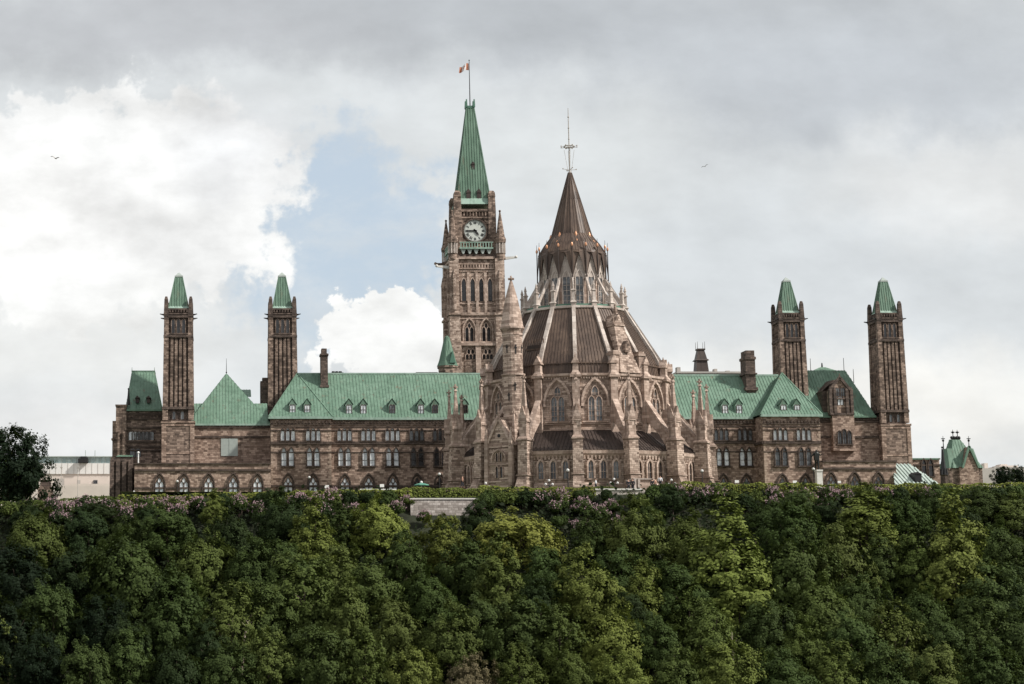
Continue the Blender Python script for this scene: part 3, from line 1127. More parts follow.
def right_end():
    Y = 652.0
    xa, xb = XX(818, Y), XX(884, Y)
    ze = ZZ(416.8, Y)
    wall_part(xa, xb, Y, 674, ze - .1)
    tm = MB()
    for py, h in ((437.0, .45), (422, .3), (420, .25)):
        trim_band(xa, xb, Y, py, h, .25, tm)
    dentils(tm, xa, xb, Y, 419)
    part('string_course', tm, M['trim'], PB)
    r = MB()
    zr = ZZ(371, 661)
    t0, t1 = XX(806, 661, 372), XX(843.5, 661, 372)
    V = [(XX(776, Y), Y - .4, ze + .05), (XX(876, Y), Y - .4, ze + .05), (XX(876, Y), 674, ze + .05), (XX(776, Y), 674, ze + .05)]
    U = [(t0, 660, zr), (t1, 660, zr), (t1, 666, zr), (t0, 666, zr)]
    for i in range(4):
        r.roof([V[i], V[(i + 1) % 4], U[(i + 1) % 4], U[i]])
    r.face(U)
    r.wbox(V[0][0], V[1][0], Y - .6, Y, ze - .2, ze + .15)
    # bulging middle of the roof and the lantern on its ridge
    x = XX(822, 663, 366)
    r.frust(x, 663, zr, 2.6, 2.0, ZZ(367.5, 663), .5, .5)
    part('mansard_roof', r, M['copper'], PB)
    fn = MB()
    fn.tube((x, 663, ZZ(368, 663)), (x, 663, ZZ(363, 663)), .2, .12, 6)
    for p, t, z0 in ((810.5, 358.5, zr), (843.8, 358, zr), (853, 369, ZZ(378, 661))):
        fn.tube((XX(p, 661, 366), 661, z0 - 1), (XX(p, 661, 366), 661, ZZ(t, 661)), .07, .05, 5)
    part('finial', fn, M['black'], PB)
    # oriel bay with tall stone dormer
    Yo = Y - 1.3
    X = lambda p: XX(p, Yo, 430)
    Z = lambda p: ZZ(p, Yo)
    o = MB()
    o.wbox(X(833), X(854.7), Yo, Y + 2, Z(449.5), Z(414))
    o.wbox(X(832), X(855.4), Yo - .25, Y, Z(450.8), Z(448.6))
    o.wbox(X(831.3), X(854), Yo + .25, Y + 7, Z(414), Z(391.5))
    o.prism([(X(831.3), Z(391.5)), (X(854), Z(391.5)), (X(842.2), Z(378))], -(Y + 7), -(Yo + .25))
    part('oriel_bay', o, M['wing'], PB)
    tr = MB()
    for p in (832, 836.5, 848.5, 853.2):
        tr.wbox(X(p) - .28, X(p) + .28, Yo - .2, Yo + .6, Z(414), Z(390))
        tr.frust(X(p), Yo + .1, Z(390), .28, .28, Z(386.5), .03, .03)
    tr.wbox(X(830.8), X(854.6), Yo - .15, Yo + 1, Z(415), Z(413))
    tr.wbox(X(830.8), X(854.6), Yo - .1, Yo + 1, Z(399.2), Z(397.8))
    tr.bar((X(831), Yo + .1, Z(391)), (X(842.2), Yo + .1, Z(377.2)), .5, .5)
    tr.bar((X(853.4), Yo + .1, Z(391)), (X(842.2), Yo + .1, Z(377.2)), .5, .5)
    tr.tube((X(842.2), Yo + .1, Z(378)), (X(842.2), Yo + .1, Z(373.5)), .22, .08, 6)
    part('oriel_trim', tr, M['soot'], PB)
    c = MB()
    c.wbox(X(826.5), X(831.3), Yo + 1.6, Y + 6, Z(414), Z(390))
    c.roof([(X(826), Yo + 1.5, Z(391)), (X(826), Y + 8, Z(391)), (X(842), Y + 8, Z(377)), (X(838), Yo + 1.5, Z(379))], 1)
    part('dormer_cheek', c, M['trim'], PB)
    window(PB, (X(842.2), Yo + .25, Z(404.8)), 0, 'tall_pale')
    for p in (834.5, 850.5):
        window(PB, (X(p), Yo + .25, Z(405)), 0, 'tall_mid')
    for p in (840, 844.4):
        window(PB, (X(p), Yo + .24, Z(396)), 0, 'dormer_mid')
    window_meshes('oriel', [(-.95, 0, .72, 2.5, 1.8), (0, 0, .72, 2.8, 2.1), (.95, 0, .72, 2.5, 1.8)], t=.16, dep=.3, glass='glass_mid', sill=(3.2, .3))
    window(PB, (X(844), Yo, Z(443.8)), 0, 'oriel')
    # low front wing
    Yw = 637.0
    xa, xb = XX(821, Yw), XX(894, Yw)
    wall_part(xa, xb, Yw, 658, ZZ(462, Yw), name='low_wing_wall')
    tm = MB()
    tm.wbox(xa, xb + .2, Yw - .25, 658, ZZ(462, Yw), ZZ(460.5, Yw))
    trim_band(xa, xb, Yw, 468.4, .4, .25, tm); trim_band(xa, xb, Yw, 488, .3, .2, tm)
    part('low_wing_coping', tm, M['trim'], PB)
    facade_row((831.5, 855.2, 879), Yw, 492.5, 'base', ('mid', 'mid', 'mid'))
    # glass sloped roof leaning against the low wing, and the low block behind it
    g = MB()
    X = lambda p, Yq: XX(p, Yq, 470)
    A, B = (X(893, 633), 632.5, ZZ(485, 632.5)), (X(938, 633), 632.5, ZZ(485, 632.5))
    T0, T1 = (X(893, 641), 641, ZZ(464.3, 641)), (X(910, 641), 641, ZZ(464.3, 641))
    g.roof([A, B, T1, T0], .75, .26, .16)
    g.roof([B, (B[0], 654, B[2]), (T1[0], 650, T1[2]), T1], .75, .26, .16)
    sr = part('skylight_roof', g, M['copper_pale'], PB, label='pale green ribbed sloping roof')
    gl = MB()
    x = XX(917, 634, 477)
    gl.wbox(x - .6, x + .6, 633.3, 636.5, ZZ(482, 634), ZZ(474.5, 634))
    gl.prism([(x - .75, ZZ(474.5, 634)), (x + .75, ZZ(474.5, 634)), (x - .1, ZZ(472, 634))], -636.5, -633.2)
    part('hatch', gl, M['black'], sr)
    lb = MB()
    lb.wbox(XX(906, 664), XX(937.6, 664), 664, 676, -1, ZZ(459.6, 664))
    part('low_block_wall', lb, M['wing'], PB)
    lt = MB()
    lt.wbox(XX(905, 664), XX(938.2, 664), 663.7, 676, ZZ(459.6, 664), ZZ(458.2, 664))
    part('low_block_roof', lt, M['copper'], PB)
    tm = MB()
    trim_band(XX(909, 664), XX(938, 664), 664, 465, .35, .25, tm)
    part('string_course', tm, M['trim'], PB)
    window(PB, (XX(925, 664), 664, ZZ(476, 664)), 0, 'two_dark')


right_end()


def middle_back():
    """the small green-roofed turret and parapets that show over the long roof beside the clock tower"""
    Y = 657
    x, mp = XX(448.6, Y), M_PX(Y)
    s = MB()
    s.lathe([(9.4 * mp, 8), (9.4 * mp, ZZ(369, Y)), (10.6 * mp, ZZ(368, Y)), (10.6 * mp, ZZ(366.3, Y))], 8, RAD(22.5), x, Y)
    part('stair_turret', s, M['tower'], PB)
    r = MB()
    prof = [(10.8, 366.3), (8.6, 361), (6.0, 351), (3.6, 341.5), (2.4, 337.5), (.1, 335.5)]
    for (r0, p0), (r1, p1) in zip(prof, prof[1:]):
        for k in range(8):
            a, b = RAD(22.5 + 45 * k), RAD(67.5 + 45 * k)
            P = lambda rr, aa, pp: (x + rr * mp * math.sin(aa), Y - rr * mp * math.cos(aa), ZZ(pp, Y))
            r.roof([P(r0, a, p0), P(r0, b, p0), P(r1, b, p1), P(r1, a, p1)], .5, .06, .05)
    part('turret_roof', r, M['copper'], PB)
    d = MB()
    d.prism([(x + .2, ZZ(364, Y)), (x + 1.4, ZZ(364, Y)), (x + .8, ZZ(352, Y))], -(Y - 1), -(Y - 2.1))
    part('turret_dormer', d, M['copper_dark'], PB)
    f = MB()
    f.wbox(XX(416, Y), XX(442, Y), Y + 1, Y + 6, 8, ZZ(373, Y))
    f.wbox(XX(418, Y), XX(440, Y), Y + 2, Y + 5, ZZ(373, Y), ZZ(371, Y))
    part('rear_parapet', f, M['trim'], PB)
    k = MB()
    k.wbox(XX(332, 650), XX(344, 650), 650, 651, ZZ(374.5, 650), ZZ(372.4, 650))
    for p in (334, 337.5, 341):
        k.tube((XX(p, 650), 650.5, ZZ(373, 650)), (XX(p, 650), 650.5, ZZ(371, 650)), .35, .3, 8)
    part('roof_vent', k, M['black'], PB)


middle_back()

# ------------------------------------------------------------------ the four square ventilation towers
window_meshes('slot', [(0, 0, .62, 2.75, 2.35)], t=.12, dep=.22, glass='glass_dark', mull=False, frame='tower')  # open belfry slots: a dark pane stands for the shaded recess
window_meshes('small', [(0, 0, .55, 1.5, 1.2)], t=.12, dep=.22, glass='glass_mid', mull=False, frame='soot')


def square_tower():
    t = thing('square_tower', 'x', 'tower', (0, 0, 0))
    Zr = lambda py: ZZ(py, 640)
    z = {p: Zr(p) for p in range(260, 500)}
    b = MB()
    hw = 3.05
    b.wbox(-hw, hw, -hw, hw, -3, z[423])
    part('base', b, M['tower'], t, True)
    q = MB()
    for s in (-1, 1):
        q.wbox(s * 2.7 - .42, s * 2.7 + .42, -hw - .12, -hw + .5, -3, z[426])
        q.wbox(s * 2.7 - .42, s * 2.7 + .42, hw - .5, hw + .12, -3, z[426])
    q.frust(0, 0, z[426], hw + .14, hw + .14, z[423], hw + .05, hw + .05)
    q.wbox(-hw - .1, hw + .1, -hw - .1, hw + .1, z[454], z[452])
    q.wbox(-hw - .22, hw + .22, -hw - .22, hw + .22, z[423], z[421])
    part('base_quoin', q, M['wing'], t, True)
    b = MB()
    b.frust(0, 0, z[421], 2.5, 2.5, z[308], 2.3, 2.3)
    part('shaft', b, M['soot'], t, True)
    q = MB()
    for sx in (-1, 1):
        for sy in (-1, 1):
            q.hexa([(sx * 2.48 + dx * .52, sy * 2.48 + dy * .52, z[420]) for dx, dy in ((-1, -1), (1, -1), (1, 1), (-1, 1))] +
                   [(sx * 2.30 + dx * .44, sy * 2.30 + dy * .44, z[309]) for dx, dy in ((-1, -1), (1, -1), (1, 1), (-1, 1))])
    part('corner_pilaster', q, M['tower'], t, True)
    q = MB()
    for k in range(4):
        T = FR((0, 0, 0), k * math.pi / 2)
        for a in (-1.28, -.43, .43, 1.28):
            w = .26
            q.hexa([T(a - w, z[407], 2.78), T(a + w, z[407], 2.78), T(a + w, z[407], 2.4), T(a - w, z[407], 2.4),
                    T(a * .94 - w, z[336], 2.66), T(a * .94 + w, z[336], 2.66), T(a * .94 + w, z[336], 2.2), T(a * .94 - w, z[336], 2.2)])
    part('pilaster', q, M['tower'], t, True)
    for p, h, o in ((408, .5, .2), (336, .45, .1), (333.5, .3, .02), (316, .5, .05), (313.5, .3, .12)):
        zc = Zr(p)
        f = 2.9 - (421 - p) / 113 * .18
        part('band', MB().wbox(-f - o, f + o, -f - o, f + o, zc - h / 2, zc + h / 2), M['soot'], t, True)
    q = MB()
    for k in range(4):
        T = FR((0, 0, 0), k * math.pi / 2)
        for j in range(9):
            a = -2.2 + j * .55
            q.box(a - .15, a + .15, z[312], z[309], 2.3, 2.8, T)
    q.wbox(-2.6, 2.6, -2.6, 2.6, Zr(309.5), Zr(307.8))
    part('cornice', q, M['soot'], t, True)
    for k in (0, 1, 3):
        T = FR((0, 0, 0), k * math.pi / 2)
        for a in (-1.0, 0, 1.0):
            window(t, T(a, z[333], 2.36), k * math.pi / 2, 'slot', 'belfry_opening', local=True)
        for a in (-.8, .8):
            window(t, T(a, z[419], 2.5), k * math.pi / 2, 'small', local=True)
    for sx in (-1, 1):
        for sy in (-1, 1):
            q = MB()
            q.frust(sx * 2.36, sy * 2.36, z[316], .48, .48, z[299], .36, .36)
            q.frust(sx * 2.36, sy * 2.36, z[299], .36, .36, Zr(296), .2, .2)
            part('pinnacle', q, M['soot'], t, True)
            q = MB()
            q.hexa([(sx * 2.4, sy * 2.4 + d, z[315] + e) for d, e in ((-.18, -.2), (.18, -.2), (.18, .25), (-.18, .25))] +
                   [(sx * 3.6, sy * 2.7 + d, z[314] + e) for d, e in ((-.06, 0), (.06, 0), (.06, .13), (-.06, .13))])
            part('gargoyle', q, M['black'], t, True)
    r = MB()
    A, B = 1.98, .72
    z0, z1 = Zr(307), Zr(275)
    V = [(-A, -A, z0), (A, -A, z0), (A, A, z0), (-A, A, z0)]
    U = [(-B, -B, z1), (B, -B, z1), (B, B, z1), (-B, B, z1)]
    for i in range(4):
        r.roof([V[i], V[(i + 1) % 4], U[(i + 1) % 4], U[i]], .5, .09, .08)
    for i in range(4):
        r.bar(V[i], U[i], .14, .14)
    part('roof', r, M['copper'], t, True)
    r = MB()
    r.frust(0, 0, z0 - .2, A + .3, A + .3, z0 + .35, A - .06, A - .06)
    part('roof_skirt', r, M['copper_light'], t, True)
    c = MB()
    c.wbox(-.8, .8, -.8, .8, z1, z1 + .28)
    c.frust(0, 0, z1 + .28, .72, .72, z1 + 1.0, .08, .08)
    part('roof_cap', c, M['panel'], t, True)
    return t


ST = square_tower()
ST.location = (XX(178.6, 643, 370), 643, 0)
ST['label'] = 'sooty square tower with green copper cap nearest the left end pavilion'
ST['group'] = 'square towers with green copper caps'


def tower_copy(px, py, Y, sz, label, sxy=1.0):
    c = copy_tree(ST)
    c.location = (XX(px, Y, py), Y, CZ * (1 - sz))
    c.scale = (sxy, sxy, sz)
    c['label'] = label
    return c


tower_copy(282.2, 340, 653, 1.0296, 'sooty square tower rising behind the left hip roof, beside the slim chimney')
tower_copy(788.5, 340, 658, 1.0278, 'sooty square tower rising behind the right hip roof, left of the oriel dormer', .92)
tower_copy(888, 380, 653, 1.0133, 'sooty square tower with green copper cap at the far right corner of the block', .92)

# ------------------------------------------------------------------ clock tower
def clock_tower():
    YF, YC = 666.0, 671.6
    mp = M_PX(YF, 300)
    cx = XX(477.6, YF, 300)
    t = thing('clock_tower', 'tall brown stone clock tower with green copper spire and flagpole', 'tower', (cx, YC, 0))
    Z = lambda p: ZZ(p, YF)
    ZC = lambda p: ZZ(p, YC)
    hw = 4.75
    b = MB()
    b.wbox(-hw, hw, -hw, hw, -1, Z(258))
    part('shaft', b, M['lib'], t, True)
    tw = MB()
    for sx in (-1, 1):
        for sy in (-1, 1):
            x, y = sx * 4.75, sy * 4.75
            tw.lathe([(1.75, -1), (1.75, Z(366)), (1.62, Z(363)), (1.52, Z(314)), (1.4, Z(311)), (1.35, Z(258))], 4, RAD(45), x, y)
            for p in (366, 314):
                tw.lathe([(1.86, Z(p) - .2), (1.86, Z(p) + .2)], 4, RAD(45), x, y)
            for dx, dy in ((0, -1.1), (-1.1, 0)):
                tw.lathe([(.45, Z(310)), (.45, Z(279)), (.55, Z(278)), (.04, Z(269))], 4, RAD(45), x + dx, y + dy)
    part('corner_buttress', tw, M['lib'], t, True)
    f = MB()
    for k in range(4):
        T = FR((0, 0, 0), k * math.pi / 2)
        for p, h, d in ((313.5, .6, .4), (318, .25, .2), (342.3, .5, .55), (268, .3, .35), (263.3, .3, .3), (257.5, .5, .6), (270.5, .2, .2), (303, .25, .2)):
            f.box(-3.75, 3.75, Z(p) - h / 2, Z(p) + h / 2, hw - .1, hw + d, T)
        for j in range(13):
            a = -3.6 + j * .6
            f.box(a - .12, a + .12, Z(267.5), Z(264), hw - .1, hw + .3, T)
        for j in range(3):
            a = (-1.78, 0, 1.78)[j]
            f.box(a - .25, a + .25, Z(313), Z(272), hw - .1, hw + .45, T)
        for a in (-4.05, -1.0, .2, 3.75):
            f.box(a - .3, a + .3, Z(342), Z(314), hw - .1, hw + .4, T) if abs(a) > 3 else None
        f.box(-.35, .35, Z(342), Z(320), hw - .1, hw + .4, T)
        # pale panel with balustrade below the twin windows
        f.box(-4.1, 4.1, Z(345.5), Z(342.3), hw - .05, hw + .75, T)
        for a in (-4.0, -.0, 4.0):
            f.box(a - .55, a + .55, Z(374), Z(345), hw - .1, hw + .6, T)
    part('moulding', f, M['libtrim'], t, True)
    window_meshes('louvre', [(0, 0, .92, 4.75, 3.6)], t=.22, dep=.45, glass='glass_dark', frame='libtrim', mull=False)
    window_meshes('hooded', [(-.5, 0, .72, 3.2, 2.6), (.5, 0, .72, 3.2, 2.6), (0, 3.15, .62, .9, .3)], t=.12, dep=.3,
                  hood=(0, 2.35, 4.9, 2.55, .25), glass='glass_dark', frame='libtrim', mull=False)
    window_meshes('quatrefoil', [(-.75, 0, .6, 1.0, .6), (0, 0, .6, 1.0, .6), (.75, 0, .6, 1.0, .6), (-.4, 1.15, .6, .9, .35), (.4, 1.15, .6, .9, .35)],
                  t=.12, dep=.3, glass='glass_dark', frame='libtrim', mull=False)
    for k in (0, 1, 3):
        T = FR((0, 0, 0), k * math.pi / 2)
        for a in (-2.72, -.9, .9, 2.72):
            window(t, T(a, Z(300.5), hw), k * math.pi / 2, 'louvre', 'belfry_window', local=True)
        for a in (-1.75, 1.75):
            window(t, T(a, Z(342), hw), k * math.pi / 2, 'hooded', 'window', local=True)
            window(t, T(a + .2, Z(358.5), hw), k * math.pi / 2, 'quatrefoil', 'tracery_window', local=True)
    lv = MB()
    for a in (-1.55, 1.95):
        for j in range(10):
            lv.box(a - 1.2, a + 1.2, Z(373 - j * 1.35), Z(373 - j * 1.35) + .14, hw, hw + .2)
    part('louvre_panel', lv, M['lib'], t, True)
    # clock stage
    c = MB()
    h2 = 3.8
    c.wbox(-h2, h2, -h2, h2, Z(259), Z(207))
    for sx in (-1, 1):
        for sy in (-1, 1):
            c.lathe([(1.15, Z(259)), (1.1, Z(208)), (.98, Z(196)), (1.08, Z(195)), (.95, Z(191)), (.6, Z(189))], 4, RAD(45), sx * 3.6, sy * 3.6)
    part('clock_stage', c, M['tower'], t, True)
    f = MB()
    for k in range(4):
        T = FR((0, 0, 0), k * math.pi / 2)
        for p, h, d in ((216, .35, .45), (209, .5, .5), (245, .3, .2)):
            f.box(-3.4, 3.4, Z(p) - h / 2, Z(p) + h / 2, h2 - .1, h2 + d, T)
        for j in range(10):
            a = -2.9 + j * .645
            f.box(a - .13, a + .13, Z(214.5), Z(210), h2 - .05, h2 + .4, T)
        for a in (-3.0, 3.0):
            f.box(a - .3, a + .3, Z(243), Z(216), h2 - .05, h2 + .4, T)
        for s in (-1, 1):
            for s2 in (-1, 1):
                zc = Z(229.2)
                f.prism([(s * 2.7, zc + s2 * 2.75), (s * 1.45, zc + s2 * 2.75), (s * 2.7, zc + s2 * 1.45)], h2 - .05, h2 + .25, T)
    part('clock_surround', f, M['tower'], t, True)
    # balcony with corbels
    bl = MB()
    for k in range(4):
        T = FR((0, 0, 0), k * math.pi / 2)
        bl.box(-3.5, 3.5, Z(248.6), Z(247.2), h2 - .1, h2 + 1.7, T)
        bl.box(-3.5, 3.5, Z(242.4), Z(241.6), h2 + 1.35, h2 + 1.65, T)
        for j in range(12):
            a = -3.2 + j * .58
            bl.box(a - .09, a + .09, Z(247.5), Z(242.2), h2 + 1.4, h2 + 1.6, T)
    part('balcony', bl, M['copper_light'], t, True)
    for k in (0, 1, 3):
        T = FR((0, 0, 0), k * math.pi / 2)
        for j in range(5):
            a = -2.7 + j * 1.35
            cb = MB().prism([(a - .55, Z(248.7)), (a + .55, Z(248.7)), (a + .12, Z(253.5)), (a - .12, Z(253.5))], h2 - .05, h2 + 1.4, T)
            part('corbel', cb, M['panel'], t, True)
    bb = MB()
    bb.wbox(-4.9, 4.9, -4.9, 4.9, Z(259), Z(253.8))
    part('corbel_table', bb, M['soot'], t, True)
    # dials
    zc, R0 = Z(229.2), 11.2 * mp
    for k in (0, 1, 3):
        ang = k * math.pi / 2
        T = FR((0, 0, 0), ang)
        d = MB()
        circ = [(R0 * math.cos(2 * math.pi * j / 40), zc + R0 * math.sin(2 * math.pi * j / 40)) for j in range(40)]
        d.prism(circ, h2 - .05, h2 + .12, T)
        dial = part('clock_face', d, M['clock'], t, True)
        rim = MB()
        o = [(x * 1.13, zc + (y - zc) * 1.13) for x, y in circ + circ[:1]]
        rim.ring(o, circ + circ[:1], h2, h2 + .4, T)
        part('rim', rim, M['trim'], dial, True)
        nm = MB()

        def stroke(cx_, cy_, p, q, w, c1=.17):
            p, q = Vector(p), Vector(q)
            dd = (q - p); n = Vector((-dd.y, dd.x)).normalized() * w / 2
            P = [p - n, q - n, q + n, p + n]
            nm.prism([(v.x, v.y + zc) for v in P], h2 + .115, h2 + c1, T)
        glyphs = ['XII', 'I', 'II', 'III', 'IIII', 'V', 'VI', 'VII', 'VIII', 'IX', 'X', 'XI']
        for i, g in enumerate(glyphs):
            a = math.pi / 2 - i * math.pi / 6
            er, et = Vector((math.cos(a), math.sin(a))), Vector((math.sin(a), -math.cos(a)))
            c0 = er * R0 * .74
            hh_, x = R0 * .115, 0.0
            widths = {'I': .16, 'V': .30, 'X': .30}
            tot = sum(widths[ch] for ch in g)
            x = -tot / 2
            for ch in g:
                w = widths[ch]
                m = c0 + et * (x + w / 2)
                if ch == 'I':
                    stroke(0, 0, m - er * hh_, m + er * hh_, .10)
                elif ch == 'V':
                    stroke(0, 0, m + er * hh_ - et * .11, m - er * hh_, .09); stroke(0, 0, m + er * hh_ + et * .11, m - er * hh_, .06)
                else:
                    stroke(0, 0, m + er * hh_ - et * .12, m - er * hh_ + et * .12, .09); stroke(0, 0, m + er * hh_ + et * .12, m - er * hh_ - et * .12, .06)
                x += w
        for j in range(60):
            a = 2 * math.pi * j / 60
            e = Vector((math.cos(a), math.sin(a)))
            stroke(0, 0, e * R0 * .91, e * R0 * .965, .05)
        part('numerals', nm, M['black'], dial, True)
        for (a, L, w, nme) in ((math.pi, .86, .26, 'minute_hand'), (math.pi / 2 - RAD(142), .56, .36, 'hour_hand')):
            h = MB()
            e, n = Vector((math.cos(a), math.sin(a))), Vector((-math.sin(a), math.cos(a)))
            P = [-e * .5 * R0 * .35 - n * w * .5, e * R0 * L * .6 - n * w * .6, e * R0 * L, e * R0 * L * .6 + n * w * .6, -e * .5 * R0 * .35 + n * w * .5]
            h.prism([(v.x, v.y + zc) for v in P], h2 + .2, h2 + .27, T)
            part(nme, h, M['black'], dial, True)
    # corner pinnacles: dark cone, pale open lantern below
    for sx in (-1, 1):
        for sy in (-1, 1):
            x, y = .1 + sx * 5.0, sy * 5.0
            q = MB()
            q.lathe([(1.0, Z(259)), (.95, Z(253.6)), (1.1, Z(253.2))], 8, RAD(22.5), x, y)
            q.lathe([(1.12, Z(242.5)), (1.2, Z(239)), (.92, Z(236)), (.5, Z(222)), (.12, Z(211))], 8, RAD(22.5), x, y)
            q.ball((x, y, Z(210.5)), .26)
            for k in range(8):
                a = RAD(45 * k)
                q.frust(x + .88 * math.sin(a), y - .88 * math.cos(a), Z(242), .16, .16, Z(235.5), .03, .03)
            pn = part('pinnacle', q, M['tower'], t, True)
            q = MB()
            for k in range(8):
                a = RAD(22.5 + 45 * k)
                q.wbox(x + .9 * math.sin(a) - .13, x + .9 * math.sin(a) + .13, y - .9 * math.cos(a) - .13, y - .9 * math.cos(a) + .13, Z(253.3), Z(242.3))
            q.lathe([(.62, Z(253.3)), (.62, Z(242.3))], 8, 0, x, y)
            part('pinnacle_shaft', q, M['rib'], pn, True)
    for sx, sy, p, L in ((-1, -1, 267, 2.6), (1, -1, 258, 2.6), (-1, 1, 256, 1.6)):
        g = MB()
        g.hexa([(sx * 5.4, sy * 4.6 + d, Z(p) + e) for d, e in ((-.25, -.3), (.25, -.3), (.25, .4), (-.25, .4))] +
               [(sx * (5.7 + L), sy * 5 + d, Z(p) + e) for d, e in ((-.16, .1), (.16, .1), (.16, .45), (-.16, .45))])
        g.ball((sx * (5.7 + L), sy * 5, Z(p) + .35), .32)
        part('gargoyle', g, M['granite'] if sy < 0 else M['tower'], t, True)
    # spire
    r = MB()
    A0, A1 = 3.55, .78
    z0, z1 = ZC(206.6), ZC(109)
    V = [(-A0, -A0, z0), (A0, -A0, z0), (A0, A0, z0), (-A0, A0, z0)]
    U = [(-A1, -A1, z1), (A1, -A1, z1), (A1, A1, z1), (-A1, A1, z1)]
    for i in range(4):
        r.roof([V[i], V[(i + 1) % 4], U[(i + 1) % 4], U[i]], .55, .1, .09)
        r.bar(V[i], U[i], .2, .2)
    part('spire', r, M['copper'], t, True)
    sk = MB()
    sk.frust(0, 0, z0 - .3, A0 + .45, A0 + .45, ZC(202), A0 - .02, A0 - .02)
    part('spire_skirt', sk, M['copper_light'], t, True)
    for (a, p0, p1, w) in ((-1.15, 198.5, 190.5, .42), (1.05, 198.5, 190.5, .42), (.05, 166, 161, .3)):
        f = (206.6 - p0) / (206.6 - 109.5)
        y = -(A0 + (A1 - A0) * f) - .12
        d = MB()
        d.wbox(a - w, a + w, y - .1, y + 1.5, Z(p0), Z(p1))
        d.prism([(a - w - .15, Z(p1)), (a + w + .15, Z(p1)), (a, Z(p1) + w * 2.2)], -y - 1.5, -y + .2)
        part('spire_lucarne', d, M['brown_dark'], t, True)
    cr = MB()
    cr.wbox(-.9, .9, -.9, .9, z1, z1 + .35)
    cr.wbox(-.75, .75, -.75, .75, z1 + .35, ZC(106.5))
    for sx in (-1, 1):
        for sy in (-1, 1):
            cr.frust(sx * .82, sy * .82, z1 + .2, .2, .2, ZC(100.3), .12, .12)
    part('spire_crown', cr, M['copper_dark'], t, True)
    part('flagpole', MB().tube((.05, 0, ZC(108)), (.05, 0, ZC(60.5)), .12, .06, 8).ball((.05, 0, ZC(60.3)), .14), M['black'], t, True)
    # the flag
    fl = thing('flag', 'small red and white flag hanging in folds from the pole of the clock tower', 'flag', (cx - .06, YC, ZC(71.5)))
    L, Hh = 2.15, 1.55
    def cloth(u, v):
        droop = -.55 * u * u
        return (-L * u * (.98 - .05 * v), .28 * math.sin(u * 9 + v * 1.5) * (.3 + u), Hh * v * (1 - .25 * u) + droop + .25 + .14 * math.sin(u * 6.5))
    for a, b, m, nme in ((0, .28, 'red', 'red_band'), (.28, .72, 'white', 'white_band'), (.72, 1, 'red', 'red_band')):
        q = MB()
        n = 7
        for i in range(n):
            for j in range(5):
                u0, u1 = a + (b - a) * i / n, a + (b - a) * (i + 1) / n
                v0, v1 = j / 5, (j + 1) / 5
                P = [cloth(u0, v0), cloth(u1, v0), cloth(u1, v1), cloth(u0, v1)]
                q.hexa([(x, y - .012, z) for x, y, z in P] + [(x, y + .012, z) for x, y, z in P])
        part(nme, q, M['cloth_white' if m == 'white' else m], fl, True)
    lf = MB()
    pts = [(0, -.42), (.05, -.16), (.3, -.2), (.25, -.08), (.42, .06), (.34, .1), (.38, .24), (.22, .2), (.18, .26), (.08, .14), (.12, .36), (.05, .33), (0, .45)]
    pts = pts + [(-x, y) for x, y in reversed(pts[1:-1])]
    for s in (-1, 1):
        lf.face([(cloth(.5 + x * .3, .5 + y * .8)[0], cloth(.5 + x * .3, .5 + y * .8)[1] + s * .02, cloth(.5 + x * .3, .5 + y * .8)[2]) for x, y in pts])
    part('maple_leaf', lf, M['red'], fl, True)
    return t


clock_tower()

# ------------------------------------------------------------------ round library
LY = 613.0
LX = XX(575.3, LY, 370)
DEL = RAD(-11.25)
STEP = RAD(22.5)
LIB = thing('domed_library', 'round sixteen-sided stone library with flying buttresses and a brown tent-like copper spire', 'library', (LX, LY, 0))
zr = lambda py, r=0.0: ZZ(py, LY - r)


def rot_copy(name, me, ang, parent=None):
    o = link(name, me, parent or LIB)
    o.rotation_euler = (0, 0, ang)
    return o


def ring_poly(prof, name, mat, n=16, parent=None):
    return part(name, MB().lathe(prof, n, DEL), M[mat], parent or LIB, True)


